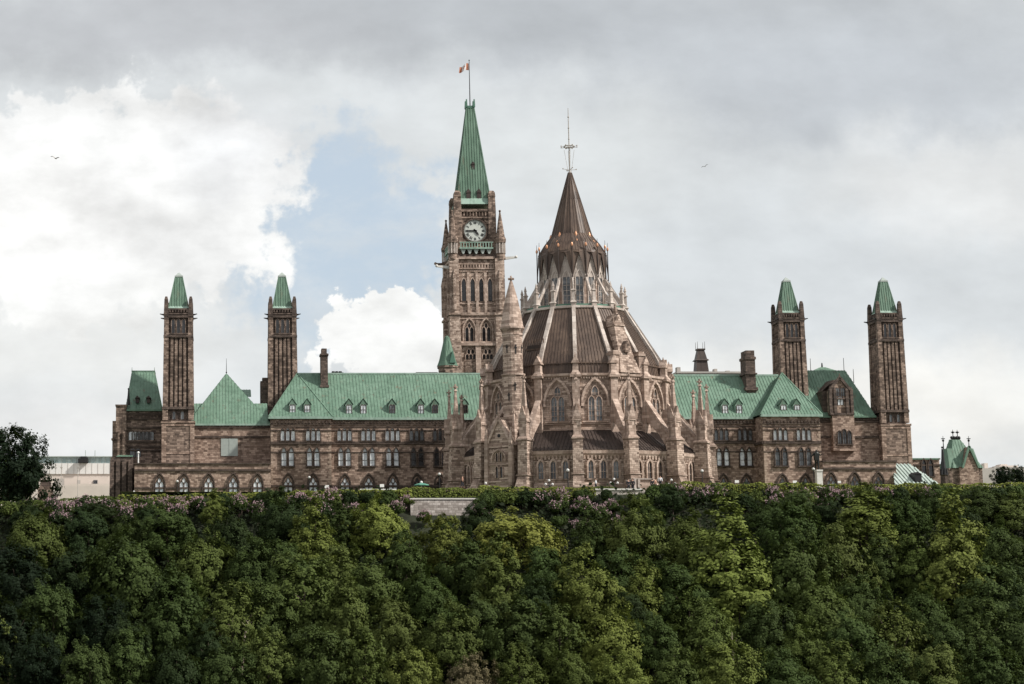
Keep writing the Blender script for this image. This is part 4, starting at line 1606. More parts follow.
def library():
    RA, RD = 20.9, 15.9               # aisle and drum, to the corners
    c16 = math.cos(STEP / 2)
    zA = zr(450.5, RA)
    zD0, zD1 = zr(429, RD), zr(374, RD)
    ring_poly([(RA, -2), (RA, zA)], 'aisle_wall', 'lib')
    ring_poly([(RA + .35, -2), (RA + .35, zr(484, RA)), (RA + .1, zr(482.5, RA))], 'plinth', 'libtrim')
    tm = MB()
    tm.lathe([(RA + .12, zr(461, RA)), (RA + .12, zr(460, RA))], 16, DEL)
    tm.lathe([(RA + .1, zA - 1.1), (RA + .5, zA - .45), (RA + .55, zA + .1), (RA - .2, zA + .15)], 16, DEL)
    tm.lathe([(RA + .18, zr(479.5, RA)), (RA + .18, zr(478.3, RA))], 16, DEL)
    for k in range(16):
        T = FR((0, 0, 0), DEL + (k + .5) * STEP)
        n = 13
        for j in range(n):
            a = -3.7 + 7.4 * j / (n - 1)
            tm.box(a - .14, a + .14, zA - 1.35, zA - .75, RA * c16 - .1, RA * c16 + .34, T)
    part('aisle_cornice', tm, M['libtrim'], LIB, True)
    # lean-to roof of the aisle
    r = MB()
    for k in range(16):
        a, b = DEL + k * STEP, DEL + (k + 1) * STEP
        P = lambda rr, aa, z: (rr * math.sin(aa), -rr * math.cos(aa), z)
        r.roof([P(RA + .5, a, zA + .15), P(RA + .5, b, zA + .15), P(RD - .1, b, zD0), P(RD - .1, a, zD0)], .6, .12, .1)
        T = FR((0, 0, 0), a + STEP / 2)
        for j in range(11):
            x = -3.6 + 7.2 * j / 10
            r.box(x - .09, x + .09, zA + .2, zA + .85, RA * c16 - .2, RA * c16 - .1, T)
    part('aisle_roof', r, M['brown_dark'], LIB, True)
    ring_poly([(RD, 0), (RD, zD1)], 'drum_wall', 'lib')
    tm = MB()
    tm.lathe([(RD + .1, zr(379.2, RD)), (RD + .1, zr(378.5, RD))], 16, DEL)
    tm.lathe([(RD + .1, zr(377, RD)), (RD + .55, zr(375.4, RD)), (RD + .6, zr(373, RD)), (RD - .3, zr(372.6, RD))], 16, DEL)
    tm.lathe([(RD + .25, zr(424, RD)), (RD + .1, zr(422, RD))], 16, DEL)
    tm.lathe([(RD + .3, zr(430, RD)), (RD + .3, zr(428.5, RD))], 16, DEL)
    for k in range(16):
        T = FR((0, 0, 0), DEL + (k + .5) * STEP)
        for j in range(13):
            a = -2.7 + 5.4 * j / 12
            tm.box(a - .13, a + .13, zr(378.4, RD), zr(376.4, RD), RD * c16 - .1, RD * c16 + .36, T)
        tm.box(-.0, .0, 0, 0, 0, 0, T) if False else None
    part('drum_cornice', tm, M['libtrim'], LIB, True)
    # tent roof over the reading room
    prof = [(15.55, zr(372.8, RD)), (15.25, zr(362.5, 15)), (14.2, zr(351, 14)), (9.15, zr(307, 9))]
    r = MB()
    for k in range(16):
        a, b = DEL + k * STEP, DEL + (k + 1) * STEP
        for (r0, z0), (r1, z1) in zip(prof, prof[1:]):
            r.roof([P(r0, a, z0), P(r0, b, z0), P(r1, b, z1), P(r1, a, z1)], .55, .1, .09)
        T = FR((0, 0, 0), a + STEP / 2)
        for j in range(9):
            x = -2.6 + 5.2 * j / 8
            r.box(x - .07, x + .07, zr(364.5, 15), zr(360.4, 15), 15.35 * c16, 15.45 * c16, T)
        r.box(-2.95, 2.95, zr(363.2, 15), zr(362.2, 15), 15.2 * c16, 15.5 * c16, T)
    part('tent_roof', r, M['brown'], LIB, True)
    rb = MB()
    for (r0, z0), (r1, z1) in zip(prof[1:], prof[2:]):
        rb.bar((0, -r0 - .05, z0), (0, -r1 - .05, z1), .62, .75)
    rm = rb.mesh('roof_rib', M['rib'])
    for k in range(16):
        rot_copy('roof_rib', rm, DEL + k * STEP)
    cb = MB()
    cb.lathe([(9.0, zr(308.5, 9)), (9.5, zr(307.5, 9)), (9.5, zr(305.4, 9)), (8.9, zr(304.6, 9)), (5.2, zr(304, 9))], 16, DEL)
    part('lantern_curb', cb, M['rib'], LIB, True)
    rl = MB()
    rl.lathe([(9.05, zr(304.8, 9)), (9.05, zr(303.2, 9)), (8.9, zr(303.2, 9)), (8.9, zr(304.8, 9))], 16, DEL, cap=False)
    part('lantern_railing', rl, M['copper_dark'], LIB, True)
    # lantern
    RLn = 5.6
    zl0, zl1, zap = zr(304.6, 9), zr(275, 6), zr(254, 6)
    ring_poly([(RLn, zl0), (RLn, zl1)], 'lantern_wall', 'libtrim')
    gb = MB()
    hwf = RLn * math.sin(STEP / 2)
    gb.prism([(-hwf - .05, zl1 - .2), (hwf + .05, zl1 - .2), (0, zap)], RLn * c16 - .3, RLn * c16 + .12)
    gm = gb.mesh('lantern_gable', M['rib'])
    cp = MB()
    cp.bar((-hwf - .15, -RLn * c16 - .1, zl1 - .5), (0, -RLn * c16 - .1, zap + .2), .34, .3)
    cp.bar((hwf + .15, -RLn * c16 - .1, zl1 - .5), (0, -RLn * c16 - .1, zap + .2), .34, .3)
    cm = cp.mesh('gable_coping', M['rib'])
    window_meshes('lantern', [(0, 0, 1.25, 6.3, 4.6)], t=.16, dep=.24, glass='glass_mid', frame='rib', bars=4)
    for k in range(16):
        a = DEL + (k + .5) * STEP
        g = rot_copy('lantern_gable', gm, a)
        link('coping', cm, g)
        T = FR((0, 0, 0), a)
        window(LIB, T(0, zl0 + .35, RLn * c16), a, 'lantern', 'lantern_window', local=True)
    # upper spire: flared skirt with a zigzag foot between the gables, then the cone
    r = MB()
    Rs = 6.15
    zb = zr(276.5, 6)
    prof = [(5.95, zr(249, 6)), (4.9, zr(240.5, 5)), (3.55, zr(232.5, 3.5)), (1.75, zr(198, 2)), (.32, zr(173, 0))]
    for k in range(16):
        a, m, b = DEL + k * STEP, DEL + (k + .5) * STEP, DEL + (k + 1) * STEP
        top0, topm, top1 = P(5.95, a, prof[0][1]), P(5.95 * c16, m, prof[0][1]), P(5.95, b, prof[0][1])
        r.face([P(Rs, a, zb), P(Rs * c16 * 1.015, m, zap + .25), topm, top0])
        r.face([P(Rs * c16 * 1.015, m, zap + .25), P(Rs, b, zb), top1, topm])
        # little ridge of each gable running back into the cone
        q = P(4.2, m, zr(244, 4))
        for s, e in ((a, top0), (b, top1)):
            r.face([P(Rs * c16 * 1.03, m, zap + .35), P(5.9, s, prof[0][1] - .3), q])
        for (r0, z0), (r1, z1) in zip(prof, prof[1:]):
            r.roof([P(r0, a, z0), P(r0, b, z0), P(r1, b, z1), P(r1, a, z1)], .5, .07, .06)
            r.bar(P(r0, a, z0), P(r1, a, z1), .13, .13)
    part('spire', r, M['brown'], LIB, True)
    fi = MB()
    fi.tube((0, -Rs - .02, zb), (0, -Rs - .02, zr(243, 6)), .12, .08, 6)
    fi.tube((0, -Rs - .02, zr(243, 6)), (0, -Rs - .02, zr(237.5, 6)), .05, .03, 5)
    fm_ = fi.mesh('skirt_finial', M['brown_dark'])
    oc = MB()
    oc.lathe([(.1, zr(246, 6)), (.2, zr(245, 6)), (.2, zr(243.5, 6)), (.06, zr(242, 6))], 6, 0, 0, -Rs - .02)
    om = oc.mesh('finial_tip', M['orange'])
    lu = MB()
    for rr, p0, p1, w in ((3.95, 236.5, 230.5, .28), (4.75, 243.5, 239.2, .33)):
        lu.lathe([(w, zr(p0, 4)), (w * .9, zr((p0 + p1) / 2, 4)), (.05, zr(p1, 4))], 6, 0, 0, -rr + .25)
    lm = lu.mesh('copper_knob', M['orange'])
    for k in range(16):
        f = rot_copy('skirt_finial', fm_, DEL + k * STEP)
        link('finial_tip', om, f)
        if k % 2 == 0:
            rot_copy('copper_knob', lm, DEL + (k + .5) * STEP)
    # iron finial on top
    f = MB()
    f.lathe([(.30, zr(174, 0)), (.12, zr(170, 0)), (.10, zr(149, 0)), (.2, zr(147.5, 0)), (.10, zr(146, 0)), (.09, zr(128, 0)), (.05, zr(108, 0))], 8, 0)
    for z, L, n in ((zr(170, 0), 1.25, 4), (zr(147.5, 0), 1.5, 8)):
        for k in range(n):
            a = k * 2 * math.pi / n + .2
            e = (L * math.sin(a), -L * math.cos(a), z + .12)
            f.tube((0, 0, z), e, .05, .04, 5)
            f.ball((e[0], e[1], e[2] + .06), .13, 6, 4)
    f.lathe([(.95, zr(147.2, 0)), (1.02, zr(146.6, 0)), (.95, zr(146, 0)), (.88, zr(146.6, 0))], 16, 0, cap=False)
    for z in (zr(139, 0), zr(128, 0), zr(117, 0)):
        f.ball((0, 0, z), .17, 6, 4)
    for k in range(4):
        a = k * math.pi / 2
        f.tube((.26 * math.sin(a), -.26 * math.cos(a), zr(173, 0)), (.9 * math.sin(a), -.9 * math.cos(a), zr(150, 0)), .03, .03, 4)
    part('finial', f, M['far_grey'], LIB, True)
    # lantern props: pinnacle on the curb with an arm up to the lantern
    lp = MB()
    lp.wbox(-.42, .42, -9.35, -8.55, zr(307.5, 9), zr(302, 9))
    lp.frust(0, -8.95, zr(302, 9), .55, .55, zr(300.5, 9), .4, .4)
    lp.frust(0, -8.95, zr(300.5, 9), .3, .3, zr(290, 9), .26, .26)
    lp.frust(0, -8.95, zr(290, 9), .42, .42, zr(288.8, 9), .3, .3)
    lp.lathe([(.22, zr(288.8, 9)), (.2, zr(285, 9)), (.28, zr(284.6, 9)), (.03, zr(279.5, 9))], 6, 0, 0, -8.95)
    lpm = lp.mesh('lantern_pinnacle', M['rib'])
    la = MB()
    la.bar((0, -8.7, zr(301, 9)), (0, -5.6, zr(274.5, 6)), .34, .5)
    lam = la.mesh('lantern_arm', M['rib'])
    for k in range(16):
        a = DEL + k * STEP
        o = rot_copy('lantern_pinnacle', lpm, a)
        link('lantern_arm', lam, o)
    # eaves pinnacles and the outer piers with their flying arms
    ep = MB()
    ep.wbox(-.62, .62, -RD - .62, -RD + .25, zr(446, RD), zr(377, RD))
    ep.wbox(-.95, .95, -RD - .95, -RD + .6, zr(377, RD), zr(374.6, RD))
    ep.frust(0, -RD - .1, zr(374.6, RD), .85, .85, zr(370.5, RD), .5, .5)
    ep.frust(0, -RD - .1, zr(370.5, RD), .5, .5, zr(362.5, RD), .46, .46)
    ep.prism([(-.72, zr(363, RD)), (.72, zr(363, RD)), (0, zr(354.5, RD))], RD - .55, RD + .72)
    ep.frust(0, -RD - .1, zr(362, RD), .35, .35, zr(352, RD), .04, .04)
    epm = ep.mesh('eaves_pinnacle', M['libtrim'])
    pr = MB()
    z = lambda p: zr(p, 22.5)
    # stepped and battered pier
    pr.hexa([(-.95, -24.6, -2), (.95, -24.6, -2), (.95, -21, -2), (-.95, -21, -2), (-.95, -24.6, z(487)), (.95, -24.6, z(487)), (.95, -21, z(487)), (-.95, -21, z(487))])
    pr.hexa([(-.95, -24.6, z(487)), (.95, -24.6, z(487)), (.95, -21, z(487)), (-.95, -21, z(487)), (-.85, -23.5, z(474)), (.85, -23.5, z(474)), (.85, -21, z(474)), (-.85, -21, z(474))])
    pr.hexa([(-.85, -23.5, z(474)), (.85, -23.5, z(474)), (.85, -21, z(474)), (-.85, -21, z(474)), (-.8, -23.3, z(438.5)), (.8, -23.3, z(438.5)), (.8, -21, z(438.5)), (-.8, -21, z(438.5))])
    prm = pr.mesh('pier', M['lib'])
    pc = MB()
    pc.wbox(-.98, .98, -23.5, -20.9, z(438.5), z(437))
    pc.frust(0, -22.2, z(437), .92, 1.2, z(434.5), .68, .9)
    pcm = pc.mesh('pier_cap', M['libtrim'])
    pbm = MB().wbox(-1.05, 1.05, -23.75, -21, z(474.6), z(473.4)).mesh('pier_band', M['libtrim'])
    pp = MB()
    pp.wbox(-.62, .62, -23.0, -21.4, z(434.5), z(418))
    pp.wbox(-.78, .78, -23.15, -21.3, z(420), z(418.4))
    pp.prism([(-.72, z(418)), (.72, z(418)), (0, z(403.5))], 21.35, 23.12)
    for s in (-1, 1):
        pp.prism([(21.4, z(418)), (23.0, z(418)), (22.2, z(405.5))], -.68, .68, lambda a, b, c: Vector((c, -a, b))) if s > 0 else None
        pp.frust(s * .62, -23.0, z(424), .14, .14, z(411), .03, .03)
    pp.frust(0, -22.2, z(412), .45, .45, z(377), .13, .13)
    pp.frust(0, -22.2, z(379), .30, .30, z(376.2), .1, .1)
    pp.frust(0, -22.2, z(376.5), .16, .16, z(371.5), .12, .12)
    pp.wbox(-.42, .42, -22.32, -22.08, z(375.4), z(373.8))
    pp.wbox(-.14, .14, -22.6, -21.8, z(375.4), z(373.8))
    ppm = pp.mesh('pinnacle', M['libtrim'])
    fb = MB()
    zi, zo = zr(396, RD), zr(437, 21.5)
    q = [(RD - .2, zi), (RD - .2, zi - 3.4), (19.2, zo + .9), (21.3, zo - 2.2), (21.5, zo + .2)]
    fb.prism(q, -.36, .36, lambda a, b, c: Vector((c, -a, b)))
    fbm = fb.mesh('flying_buttress', M['libtrim'])
    fc = MB()
    fc.bar((0, -RD + .1, zi + .2), (0, -21.5, zo + .4), .95, .34)
    fcm = fc.mesh('buttress_coping', M['libtrim'])
    # gap under each arm is open: a curved soffit is cut by the five-sided web above
    for k in range(16):
        a = DEL + k * STEP
        rot_copy('eaves_pinnacle', epm, a)
        p = rot_copy('pier', prm, a)
        link('pier_cap', pcm, p)
        link('pier_band', pbm, p)
        link('pinnacle', ppm, p)
        f = rot_copy('flying_buttress', fbm, a)
        link('coping', fcm, f)
    # windows
    window_meshes('clerestory', [(-.62, 0, .95, 4.1, 3.3), (.62, 0, .95, 4.1, 3.3), (0, 4.3, 1.0, 1.5, .55)], t=.14, dep=.3,
                  hood=(0, .2, 3.75, 7.1, .36), sill=(4.6, .3), glass='glass_mid', frame='libtrim', bars=3)
    # the big hood starts at mid height
    WC.pop('clerestory')
    window_meshes('clerestory', [(-.62, 0, .95, 4.1, 3.3), (.62, 0, .95, 4.1, 3.3), (0, 4.3, 1.0, 1.5, .55)], t=.14, dep=.3,
                  hood=(2.4, 4.1, 4.5, .6, .34), sill=(4.5, .3), glass='glass_mid', frame='libtrim', bars=3)
    window_meshes('aisle', [(0, 0, .82, 3.0, 2.2)], t=.3, dep=.32, glass='glass_mid', frame='libtrim', bars=1)
    window_meshes('aisle_dark', [(0, 0, .82, 3.0, 2.2)], t=.3, dep=.32, glass='glass_dark', frame='libtrim', bars=1)
    for k in range(-5, 5):
        a = DEL + (k + .5) * STEP
        T = FR((0, 0, 0), a)
        window(LIB, T(0, zr(420.5, RD), RD * c16), a, 'clerestory', 'clerestory_window', local=True)
        if k == -2:
            continue
        for x in (-2.05, 0, 2.05):
            window(LIB, T(x, zr(478.2, RA), RA * c16), a, 'aisle' if x != 0 and abs(k + .5) < 1 else 'aisle_dark', 'aisle_window', local=True)
    # stone gable on the roof, right of the middle
    a = DEL + 1.5 * STEP
    T = FR((0, 0, 0), a)
    d = MB()
    z = lambda p: zr(p, 13.3)
    C = RD * c16
    V = lambda w, p, c0, c1: [T(-w, z(p), c1), T(w, z(p), c1), T(w, z(p), c0), T(-w, z(p), c0)]
    lv = [(2.0, 374, 12, C + .75), (1.85, 369, 12, C + .45), (1.5, 358, 12, C - .2), (1.2, 340, 11, C - 1.3), (.95, 325, 10.2, C - 2.2)]
    for p0, p1 in zip(lv, lv[1:]):
        d.hexa(V(*p0) + V(*p1))
    d.hexa(V(1.1, 325, 10, C - 2.0) + V(1.0, 323, 10, C - 2.1))
    d.prism([(-.95, z(323)), (.95, z(323)), (0, z(312.5))], 10.2, C - 2.2, T)
    d.hexa(V(.28, 316, 11.8, C - 2.6) + V(.05, 303, 12.2, C - 3.0))
    for s in (-1, 1):
        d.hexa([T(s * .95 + x * .16, z(326), C - 2.3 + y * .16) for x, y in ((-1, 1), (1, 1), (1, -1), (-1, -1))] + [T(s * .95 + x * .03, z(316), C - 2.4 + y * .03) for x, y in ((-1, 1), (1, 1), (1, -1), (-1, -1))])
    gd = part('stone_gable', d, M['lib'], LIB, True)
    n = MB()
    n.prism([(x, y + z(353)) for x, y in arch(.85, 2.0, 1.0)], C - 1.6, C + .02, T)
    part('niche', n, M['tower'], gd, True)
    ck = MB()
    for s in (-1, 1):
        ck.box(s * 2.55 - .55, s * 2.55 + .55, z(374), z(352), C - 1.4, C + .35, T)
        ck.box(s * 2.55 - .7, s * 2.55 + .7, z(356.5), z(354), C - 1.5, C + .5, T)
    part('gable_shoulder', ck, M['libtrim'], LIB, True)


library()


def library_turret():
    """round stair turret on the left with a gabled bay at its foot"""
    a = DEL - 1.5 * STEP
    Rt = 18.6
    x, y = Rt * math.sin(a), -Rt * math.cos(a)
    z = lambda p: zr(p, 15.5)
    s = MB()
    s.lathe([(1.85, 0), (1.85, z(374.5)), (2.0, z(373.5)), (1.68, z(372)), (1.68, z(331)), (1.95, z(328)), (1.95, z(325.5))], 20, 0, x, y)
    part('round_turret', s, M['lib'], LIB, True, smooth=False)
    c = MB()
    c.lathe([(2.0, z(326)), (1.9, z(324)), (1.5, z(309)), (1.0, z(295)), (.3, z(280.5)), (.22, z(279))], 16, 0, x, y)
    c.tube((x, y, z(280)), (x, y, z(273.5)), .17, .15, 6)
    c.wbox(x - .5, x + .5, y - .14, y + .14, z(277.6), z(275.6))
    c.wbox(x - .14, x + .14, y - .5, y + .5, z(277.6), z(275.6))
    part('turret_cone', c, M['libtrim'], LIB, True)
    for p in (326.5, 333, 373.5):
        r = 2.06 if p in (326.5, 373.5) else 1.78
        part('turret_band', MB().lathe([(r, z(p) - .14), (r, z(p) + .14)], 20, 0, x, y), M['libtrim'], LIB, True)
    sl_ = MB()
    for ang, p0, p1 in ((.15, 353, 344), (-.75, 352, 343.5), (.95, 352, 343.5), (.0, 390, 382), (-.6, 400, 392)):
        T = FR((x, y, 0), a * 0 + ang)
        rr = 1.70 if p0 < 370 else 1.87
        sl_.box(-.1, .1, z(p0), z(p1), rr - .1, rr + .02, T)
        sl_.box(-.26, .26, z((p0 + p1) / 2 - 1), z((p0 + p1) / 2 - 2), rr - .1, rr + .02, T)
    part('turret_slit', sl_, M['black'], LIB, True)
    # gabled bay
    T = FR((0, 0, 0), a)
    C = 23.0
    z = lambda p: zr(p, 19.5)
    g = MB()
    g.box(-2.3, 2.3, -2, z(444), 17, C, T)
    g.prism([(-2.5, z(444)), (2.5, z(444)), (0, z(417.5))], 17, C, T)
    g.box(-1.6, 1.6, z(440), z(414), 17, C - 2.2, T)
    bay = part('gabled_bay', g, M['lib'], LIB, True)
    t = MB()
    for s in (-1, 1):
        t.bar(T(s * 2.6, z(444.5), C), T(0, z(416.5), C), .42, .4)
        t.hexa([T(s * 2.45 + i * .38, z(491), C + .2 + j * .38) for i, j in ((-1, 1), (1, 1), (1, -1), (-1, -1))] + [T(s * 2.45 + i * .3, z(441), C + .1 + j * .3) for i, j in ((-1, 1), (1, 1), (1, -1), (-1, -1))])
        t.hexa([T(s * 2.45 + i * .3, z(441), C + .1 + j * .3) for i, j in ((-1, 1), (1, 1), (1, -1), (-1, -1))] + [T(s * 2.45 + i * .03, z(426), C + .1 + j * .03) for i, j in ((-1, 1), (1, 1), (1, -1), (-1, -1))])
    t.box(-2.3, 2.3, z(446), z(444.4), C - .1, C + .2, T)
    t.box(-2.3, 2.3, z(464), z(462.6), C - .1, C + .2, T)
    t.box(-2.3, 2.3, z(481), z(479.6), C - .1, C + .2, T)
    t.bar(T(0, z(417.5), C), T(0, z(410), C), .22, .22)
    t.bar(T(-.35, z(413), C), T(.35, z(413), C), .22, .22)
    for s in (-1, 1):
        t.hexa([T(s * 1.7 + i * .42, z(442), C - 2.0 + j * .42) for i, j in ((-1, 1), (1, 1), (1, -1), (-1, -1))] + [T(s * 1.5 + i * .04, z(405), C - 2.2 + j * .04) for i, j in ((-1, 1), (1, 1), (1, -1), (-1, -1))])
    part('bay_trim', t, M['libtrim'], bay, True)
    window_meshes('bay', [(-.45, 0, .5, 1.9, 1.4), (.45, 0, .5, 1.9, 1.4)], t=.14, dep=.25, glass='glass_dark', frame='libtrim', mull=False)
    window_meshes('bay_hood', [(-.4, 0, .42, 1.5, 1.1), (.4, 0, .42, 1.5, 1.1)], t=.12, dep=.25, hood=(0, 2.6, 1.8, .25, .2), glass='glass_dark', frame='libtrim', mull=False)
    window(LIB, T(0, z(476.5), C), a, 'bay', 'bay_window', local=True)
    window(LIB, T(0, z(460), C), a, 'bay_hood', 'bay_window', local=True)
    n = MB()
    n.prism([(.32 * math.cos(k * math.pi / 4), z(434) + .32 * math.sin(k * math.pi / 4)) for k in range(8)], C - .1, C + .03, T)
    part('oculus', n, M['black'], bay, True)


library_turret()


def library_link():
    """short passage that joins the library to the long ranges, and the stair block left of it"""
    Y0 = 634
    m = MB()
    x = LX
    m.wbox(x - 7, x + 7, Y0 - 8, 640, 0, ZZ(400, 620))
    r = MB()
    for s in (-1, 1):
        r.roof([(x + s * 7.4, Y0 - 8, ZZ(401, 620)), (x + s * 7.4, 645, ZZ(401, 620)), (x, 645, ZZ(372, 620)), (x, Y0 - 8, ZZ(372, 620))], .8)
    w = part('passage_wall', m, M['lib'], LIB)
    part('passage_roof', r, M['brown'], LIB)
    Y = 626
    X = lambda p: XX(p, Y, 370)
    Z = lambda p: ZZ(p, Y)
    b = MB()
    b.prism([(X(484), -1), (X(530), -1), (X(530), Z(344)), (X(505), Z(344)), (X(484.5), Z(378))], -(Y + 6), -Y)
    part('stair_block', b, M['lib'], LIB)
    c = MB()
    c.bar((X(483), Y - .3, Z(379.5)), (X(505.5), Y - .3, Z(342.5)), .7, .6)
    c.bar((X(485), Y - .3, Z(378)), (X(485), Y - .3, Z(372)), .9, .9)
    part('stair_block_coping', c, M['rib'], LIB)
    rf = MB()
    rf.roof([(X(482), Y - 3, Z(386)), (X(506), Y - 3, Z(386)), (X(506), Y - .2, Z(366)), (X(492), Y - .2, Z(366))], .6)
    part('stair_block_roof', rf, M['brown_dark'], LIB)
    # roof hatch beside the turret
    h = MB()
    a = DEL - 1.35 * STEP
    T = FR((0, 0, 0), a)
    z = lambda p: zr(p, 13)
    h.box(-1.3, 1.5, z(362), z(343), 9, 13.6, T)
    part('roof_hatch', h, M['brown_dark'], LIB, True)
    h = MB()
    for j in range(7):
        h.box(-1.5 + j * .56 - .07, -1.5 + j * .56 + .07, z(341), z(337), 13.45, 13.6, T)
    h.box(-1.5, 1.7, z(348), z(346.5), 9, 13.7, T)
    part('hatch_cresting', h, M['brown'], LIB, True)


library_link()

# ------------------------------------------------------------------ other buildings along the skyline
def far_left_building():
    Y = 760
    X = lambda p: XX(p, Y, 470)
    Z = lambda p: ZZ(p, Y)
    t = thing('office_building', 'pale flat-roofed building with glazed roof band at the far left', 'building', (X(70), Y, 0))
    b = MB()
    b.wbox(X(-30), X(150), Y, Y + 40, -3, Z(474))
    part('wall', b, M['pale_wall'], t)
    w = MB()
    w.wbox(X(-30), X(150), Y - .3, Y + 39, Z(474), Z(463.3))
    part('cladding', w, M['white_wall'], t)
    w = MB()
    w.wbox(X(-30), X(150), Y + .6, Y + 38, Z(463.3), Z(457))
    part('glazed_band', w, M['band'], t)
    w = MB()
    for k in range(22):
        x = X(42) + k * 1.25
        w.wbox(x - .06, x + .06, Y + .45, Y + .6, Z(463.3), Z(457))
    w.wbox(X(-30), X(150), Y - .2, Y + 39, Z(457), Z(456.2))
    part('roof_edge', w, M['panel'], t)
    p = MB()
    p.wbox(X(78.5), X(88), Y - 2, Y + 4, Z(463), Z(459))
    p.wbox(X(81), X(87), Y - 1.8, Y + 3.8, Z(459), Z(457))
    part('rooftop_plant', p, M['black'], t)
    p = MB()
    for a, b_, q in ((52, 57, 455), (61, 63, 454.6), (99, 104, 455.2)):
        p.wbox(X(a), X(b_), Y + 6, Y + 9, Z(457), Z(q))
    part('roof_vent', p, M['far_grey'], t)
    s = MB()
    for k in range(12):
        x = X(44 + k * 6)
        s.wbox(x - .05, x + .05, Y - .36, Y - .28, Z(474), Z(463.3))
    part('cladding_joint', s, M['far_grey'], t)
    v = MB()
    for pp, q in ((84.2, 449), (93.8, 449)):
        v.tube((X(pp), Y + 4, Z(457)), (X(pp), Y + 4, Z(q)), .12, .08, 5)
    part('antenna', v, M['panel'], t)
    # lower front wall in beige with faint panels
    f = MB()
    f.wbox(X(54), X(150), Y - 14, Y - 3, -3, Z(488.5))
    f.prism([(X(72), Z(488.5)), (X(75), Z(487)), (X(150), Z(487)), (X(150), Z(489))], -(Y - 13), -(Y - 13.9))
    part('front_wall', f, M['pale_wall'], t)
    g = MB()
    for a, b_, c, d in ((58, 64.5, 488, 478.5), (77.5, 80.5, 487, 480)):
        g.wbox(X(a), X(b_), Y - .05, Y + .2, Z(c), Z(d))
    part('wall_panel', g, M['far_grey'], t)
    g = MB()
    g.wbox(X(93.6), X(97.6), Y - .25, Y + .2, Z(488), Z(480.2))
    part('window', g, M['glass_dark'], t)
    for px in (67.6, 83.6):
        o = thing('light_pole', 'thin pale mast %s in front of the pale flat-roofed building' % ('nearest the left trees' if px < 70 else 'below the dark rooftop box'), 'mast', (X(px), Y - 18, 0))
        m = MB()
        m.tube((X(px), Y - 18, -2), (X(px), Y - 18, ZZ(468, Y - 18)), .11, .07, 6)
        part('pole', m, M['far_grey'], o)
        m = MB()
        m.wbox(X(px) - .3, X(px) + .3, Y - 18.2, Y - 17.8, ZZ(468, Y - 18), ZZ(467, Y - 18))
        part('lamp_head', m, M['far_grey'], o)


far_left_building()


def gate_pier():
    Y = 600
    X = lambda p: XX(p, Y, 485)
    Z = lambda p: ZZ(p, Y)
    t = thing('stone_pier', 'stubby weathered stone chimney pier beside the dark tree at far left', 'pier', (X(45), Y, 0))
    b = MB()
    b.frust(X(45.3), Y, -3, 1.3, 1.3, Z(487), 1.1, 1.1)
    part('base', b, M['tower'], t)
    b = MB()
    b.frust(X(45.8), Y, Z(487), .9, .9, Z(481), .8, .8)
    b.wbox(X(41), X(50.5), Y - .95, Y + .95, Z(481), Z(480))
    b.wbox(X(51.5), X(53.2), Y - .4, Y + .4, -1, Z(489.5))
    part('stack', b, M['soot'], t)


gate_pier()


